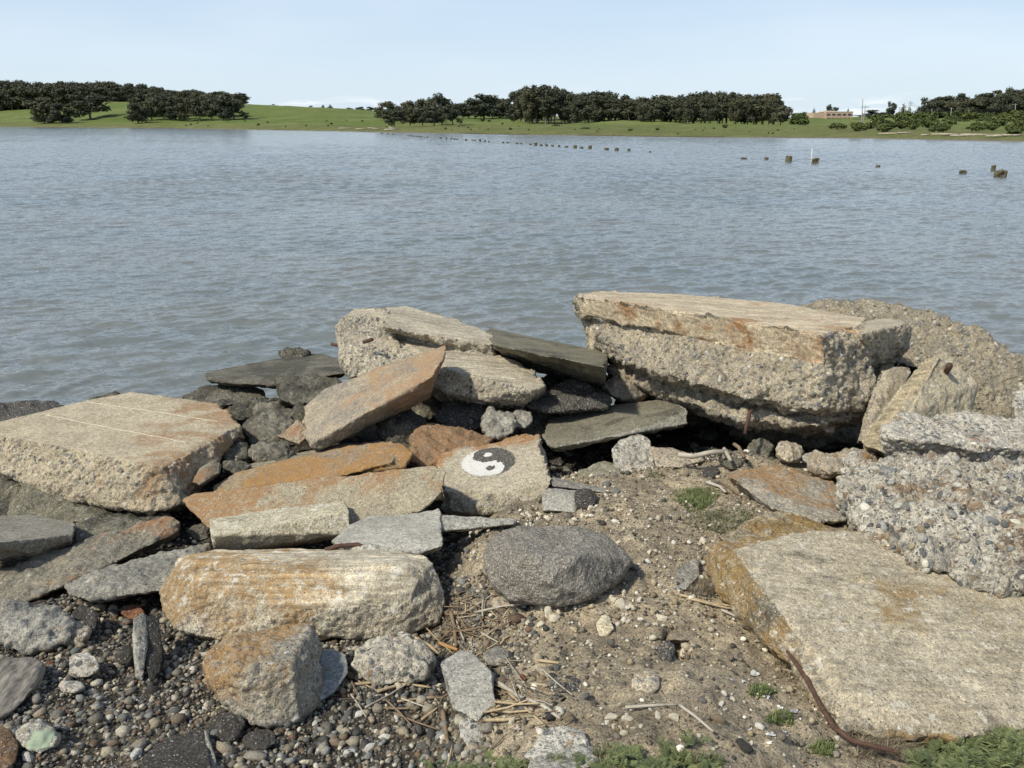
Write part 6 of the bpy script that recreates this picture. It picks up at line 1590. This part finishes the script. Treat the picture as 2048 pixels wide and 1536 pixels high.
tuft('small grass tuft, middle of three beside the widest slab', 1563, 1442, 56, 30, 420, .035, M_GR)
tuft('small grass tuft, lowest of three beside the widest slab', 1645, 1502, 60, 32, 420, .035, M_GR)
tuft('sparse grass at the foot of the knobbly white stone', 1306, 952, 40, 12, 160, .035, M_GRD)
tuft('dry straw-coloured tuft under the lower corner of the widest slab', 1760, 1500, 130, 40, 900, .09, M_DRY, curl=1.3, bw=.001)
tuft('dark wiry tuft at the left corner of the widest slab', 1405, 1180, 70, 40, 700, .06, M_DRY, curl=1.0, bw=.0009)
tuft('matted dry grass along the middle of the rusty bar', 1570, 1340, 60, 60, 260, .05, M_DRY, curl=1.2, bw=.0009)
def fern(label, px, py, wpx, hpx, n, L, slope=0.0):
    r = random.Random(int(px + py)); c = G(px, py); vs = []; fs = []; tt = []
    ctrs = [(r.gauss(0, .27), r.gauss(0, .3)) for _ in range(max(4, n // 14))]
    for _ in range(n):
        c0 = r.choice(ctrs); gx_, gy_ = c0[0] + r.gauss(0, 10 / wpx), c0[1] + r.gauss(0, 5 / hpx); p = G(px + gx_ * wpx, py + gy_ * hpx + slope * gx_ * wpx)
        a = r.random() * 6.28; l = L * r.uniform(.5, 1.2); d = np.array([math.cos(a), math.sin(a), 0]); s = np.array([-d[1], d[0], 0]); e = r.uniform(.4, 1.3); tv = r.random()
        for i in range(1, 11):
            t = i / 10; pos = p + d * l * t * math.cos(e) + np.array([0, 0, 1]) * l * (math.sin(e) * t - .3 * t * t)
            for sg in (-1, 1):
                ll = l * .34 * math.sin(math.pi * min(.95, t * .8 + .15)); out = (s * sg * .85 + d * .5 + np.array([0, 0, r.uniform(-.2, .3)]))
                q = pos + out * ll; b = len(vs); wv = d * l * .022
                vs += [pos - wv, pos + wv, (pos + q) / 2 + wv * 1.6, q, (pos + q) / 2 - wv * 1.6]; fs.append((b, b + 1, b + 2, b + 3, b + 4)); tt += [tv * (.6 + .4 * t)] * 5
                m = (pos + q) / 2; q2 = m + (d * .8 + s * sg * .3) * ll * .4; b = len(vs); vs += [m - s * l * .012, m + s * l * .012, q2]; fs.append((b, b + 1, b + 2)); tt += [tv * .8] * 3
    me = bpy.data.meshes.new('feathery_plant'); V = np.array(vs) - c; me.from_pydata([tuple(v) for v in V], [], fs)
    at = me.attributes.new('tint', 'FLOAT', 'POINT'); at.data.foreach_set('value', np.array(tt, np.float32)); me.materials.append(M_FERN)
    o = bpy.data.objects.new('feathery_plant', me); COL.objects.link(o); o.location = tuple(c); tag(o, label, 'plant'); return o
fern('feathery green foliage at the bottom edge, left of the pale stones', 1010, 1548, 230, 34, 220, .042)
fern('feathery green foliage in the bottom middle, right of the pale stones', 1290, 1535, 250, 55, 300, .045)
fern('lush feathery foliage filling the bottom right corner', 1975, 1515, 330, 80, 620, .058, -.12)
fern('small feathery sprig at the lower corner of the widest slab', 1800, 1480, 60, 30, 60, .06)
# bird droppings: thin white splashes on the dirt
M_DROP = simple_mat('white_splash', (.75, .73, .68), var=.1, bump=0)
for i, (px, py, w) in enumerate(((1508, 1350, 22), (1465, 1362, 10), (1487, 1365, 12), (1535, 1398, 14), (1590, 1425, 22), (1560, 1418, 14), (1540, 1473, 22), (1568, 1468, 18), (1538, 1490, 12), (1500, 1462, 10))):
    vs = []; fs = []; r = random.Random(i)
    for k in range(1):
        cx, cy = px, py; b = len(vs); m = 14
        for j in range(m):
            a = j * 6.283 / m; q = w * r.uniform(.15, .6); p = G(cx + q * math.cos(a), cy + q * .6 * math.sin(a)); vs.append(p + np.array([0, 0, .004 + .0003 * k]))
        fs.append(tuple(range(b, b + m)))
    o = mesh_from('white_splash', vs, fs, M_DROP, origin=np.array(vs[0]), smooth=False); tag(o, 'thin white bird dropping on the dirt beside the small grass tufts', 'bird dropping', 'bird droppings on the dirt')

# thin low grass mixed into the weeds at the bottom edge, one patch each
tuft('thin low grass in front of the pale slab at the bottom edge', 1110, 1532, 130, 16, 300, .035, M_GRD)
tuft('sparse short grass left of the feathery foliage in the bottom middle', 1215, 1510, 80, 40, 320, .035, M_GRD)
tuft('short dull grass right of the feathery foliage in the bottom middle', 1395, 1525, 110, 26, 420, .035, M_GRD)
tuft('straggling grass along the lower edge of the widest slab', 1900, 1490, 200, 30, 520, .05, M_GRD, curl=.8)
# pale angular chips scattered in clusters on the dirt: countable, one object each
C3 = random.Random(64)
for (cx, cy, sx, sy, n, wh) in ((1100, 1235, 40, 18, 10, 'just below the asphalt boulder'), (1250, 1225, 45, 22, 14, 'right of the tall cream stone'), (1240, 1450, 45, 22, 12, 'near the bottom edge above the foliage'), (1330, 1240, 30, 20, 7, 'above the burrow hole'),
                                (1200, 1030, 50, 14, 12, 'at the foot of the squat pale block'), (1070, 1036, 40, 7, 9, 'under the painted block'), (1300, 1090, 70, 50, 12, 'between the asphalt boulder and the widest slab'), (1400, 1420, 60, 40, 8, 'around the bent grey stem'), (1180, 1320, 60, 40, 8, 'beside the round dark asphalt lump')):
    for k in range(n):
        put_stone(C3.gauss(cx, sx * .6), C3.gauss(cy, sy * .6), C3.uniform(7, 20), C3.choice([S_CREAM, S_CREAM, S_WHITE, S_TAN]), 'small pale angular chip on the dirt ' + wh, 'pale chips on the dirt ' + wh)

C4 = random.Random(11)
for (x0_, y0_, x1_, y1_, n, wh) in ((1100, 905, 1230, 985, 26, 'in the dark pit right of the painted block'), (1300, 870, 1540, 930, 30, 'in the hollow under the long pale slab'), (880, 1040, 960, 1110, 14, 'right of the flat grey slab'),
                                    (0, 1215, 250, 1300, 8, 'below the left-hand slabs'), (320, 1250, 420, 1330, 10, 'under the left end of the long rust-stained beam'), (1010, 1300, 1200, 1440, 12, 'in the dirt around the round dark asphalt lump')):
    for k in range(n):
        mt = C4.choice([S_DARK, S_DARK, S_TAN, S_GREYS, S_GREYS, S_CREAM])
        put_stone(C4.uniform(x0_, x1_), C4.uniform(y0_, y1_), C4.uniform(9, 30), mt, NM[mt.name] + ' angular stone ' + wh, NM[mt.name] + ' stones ' + wh)
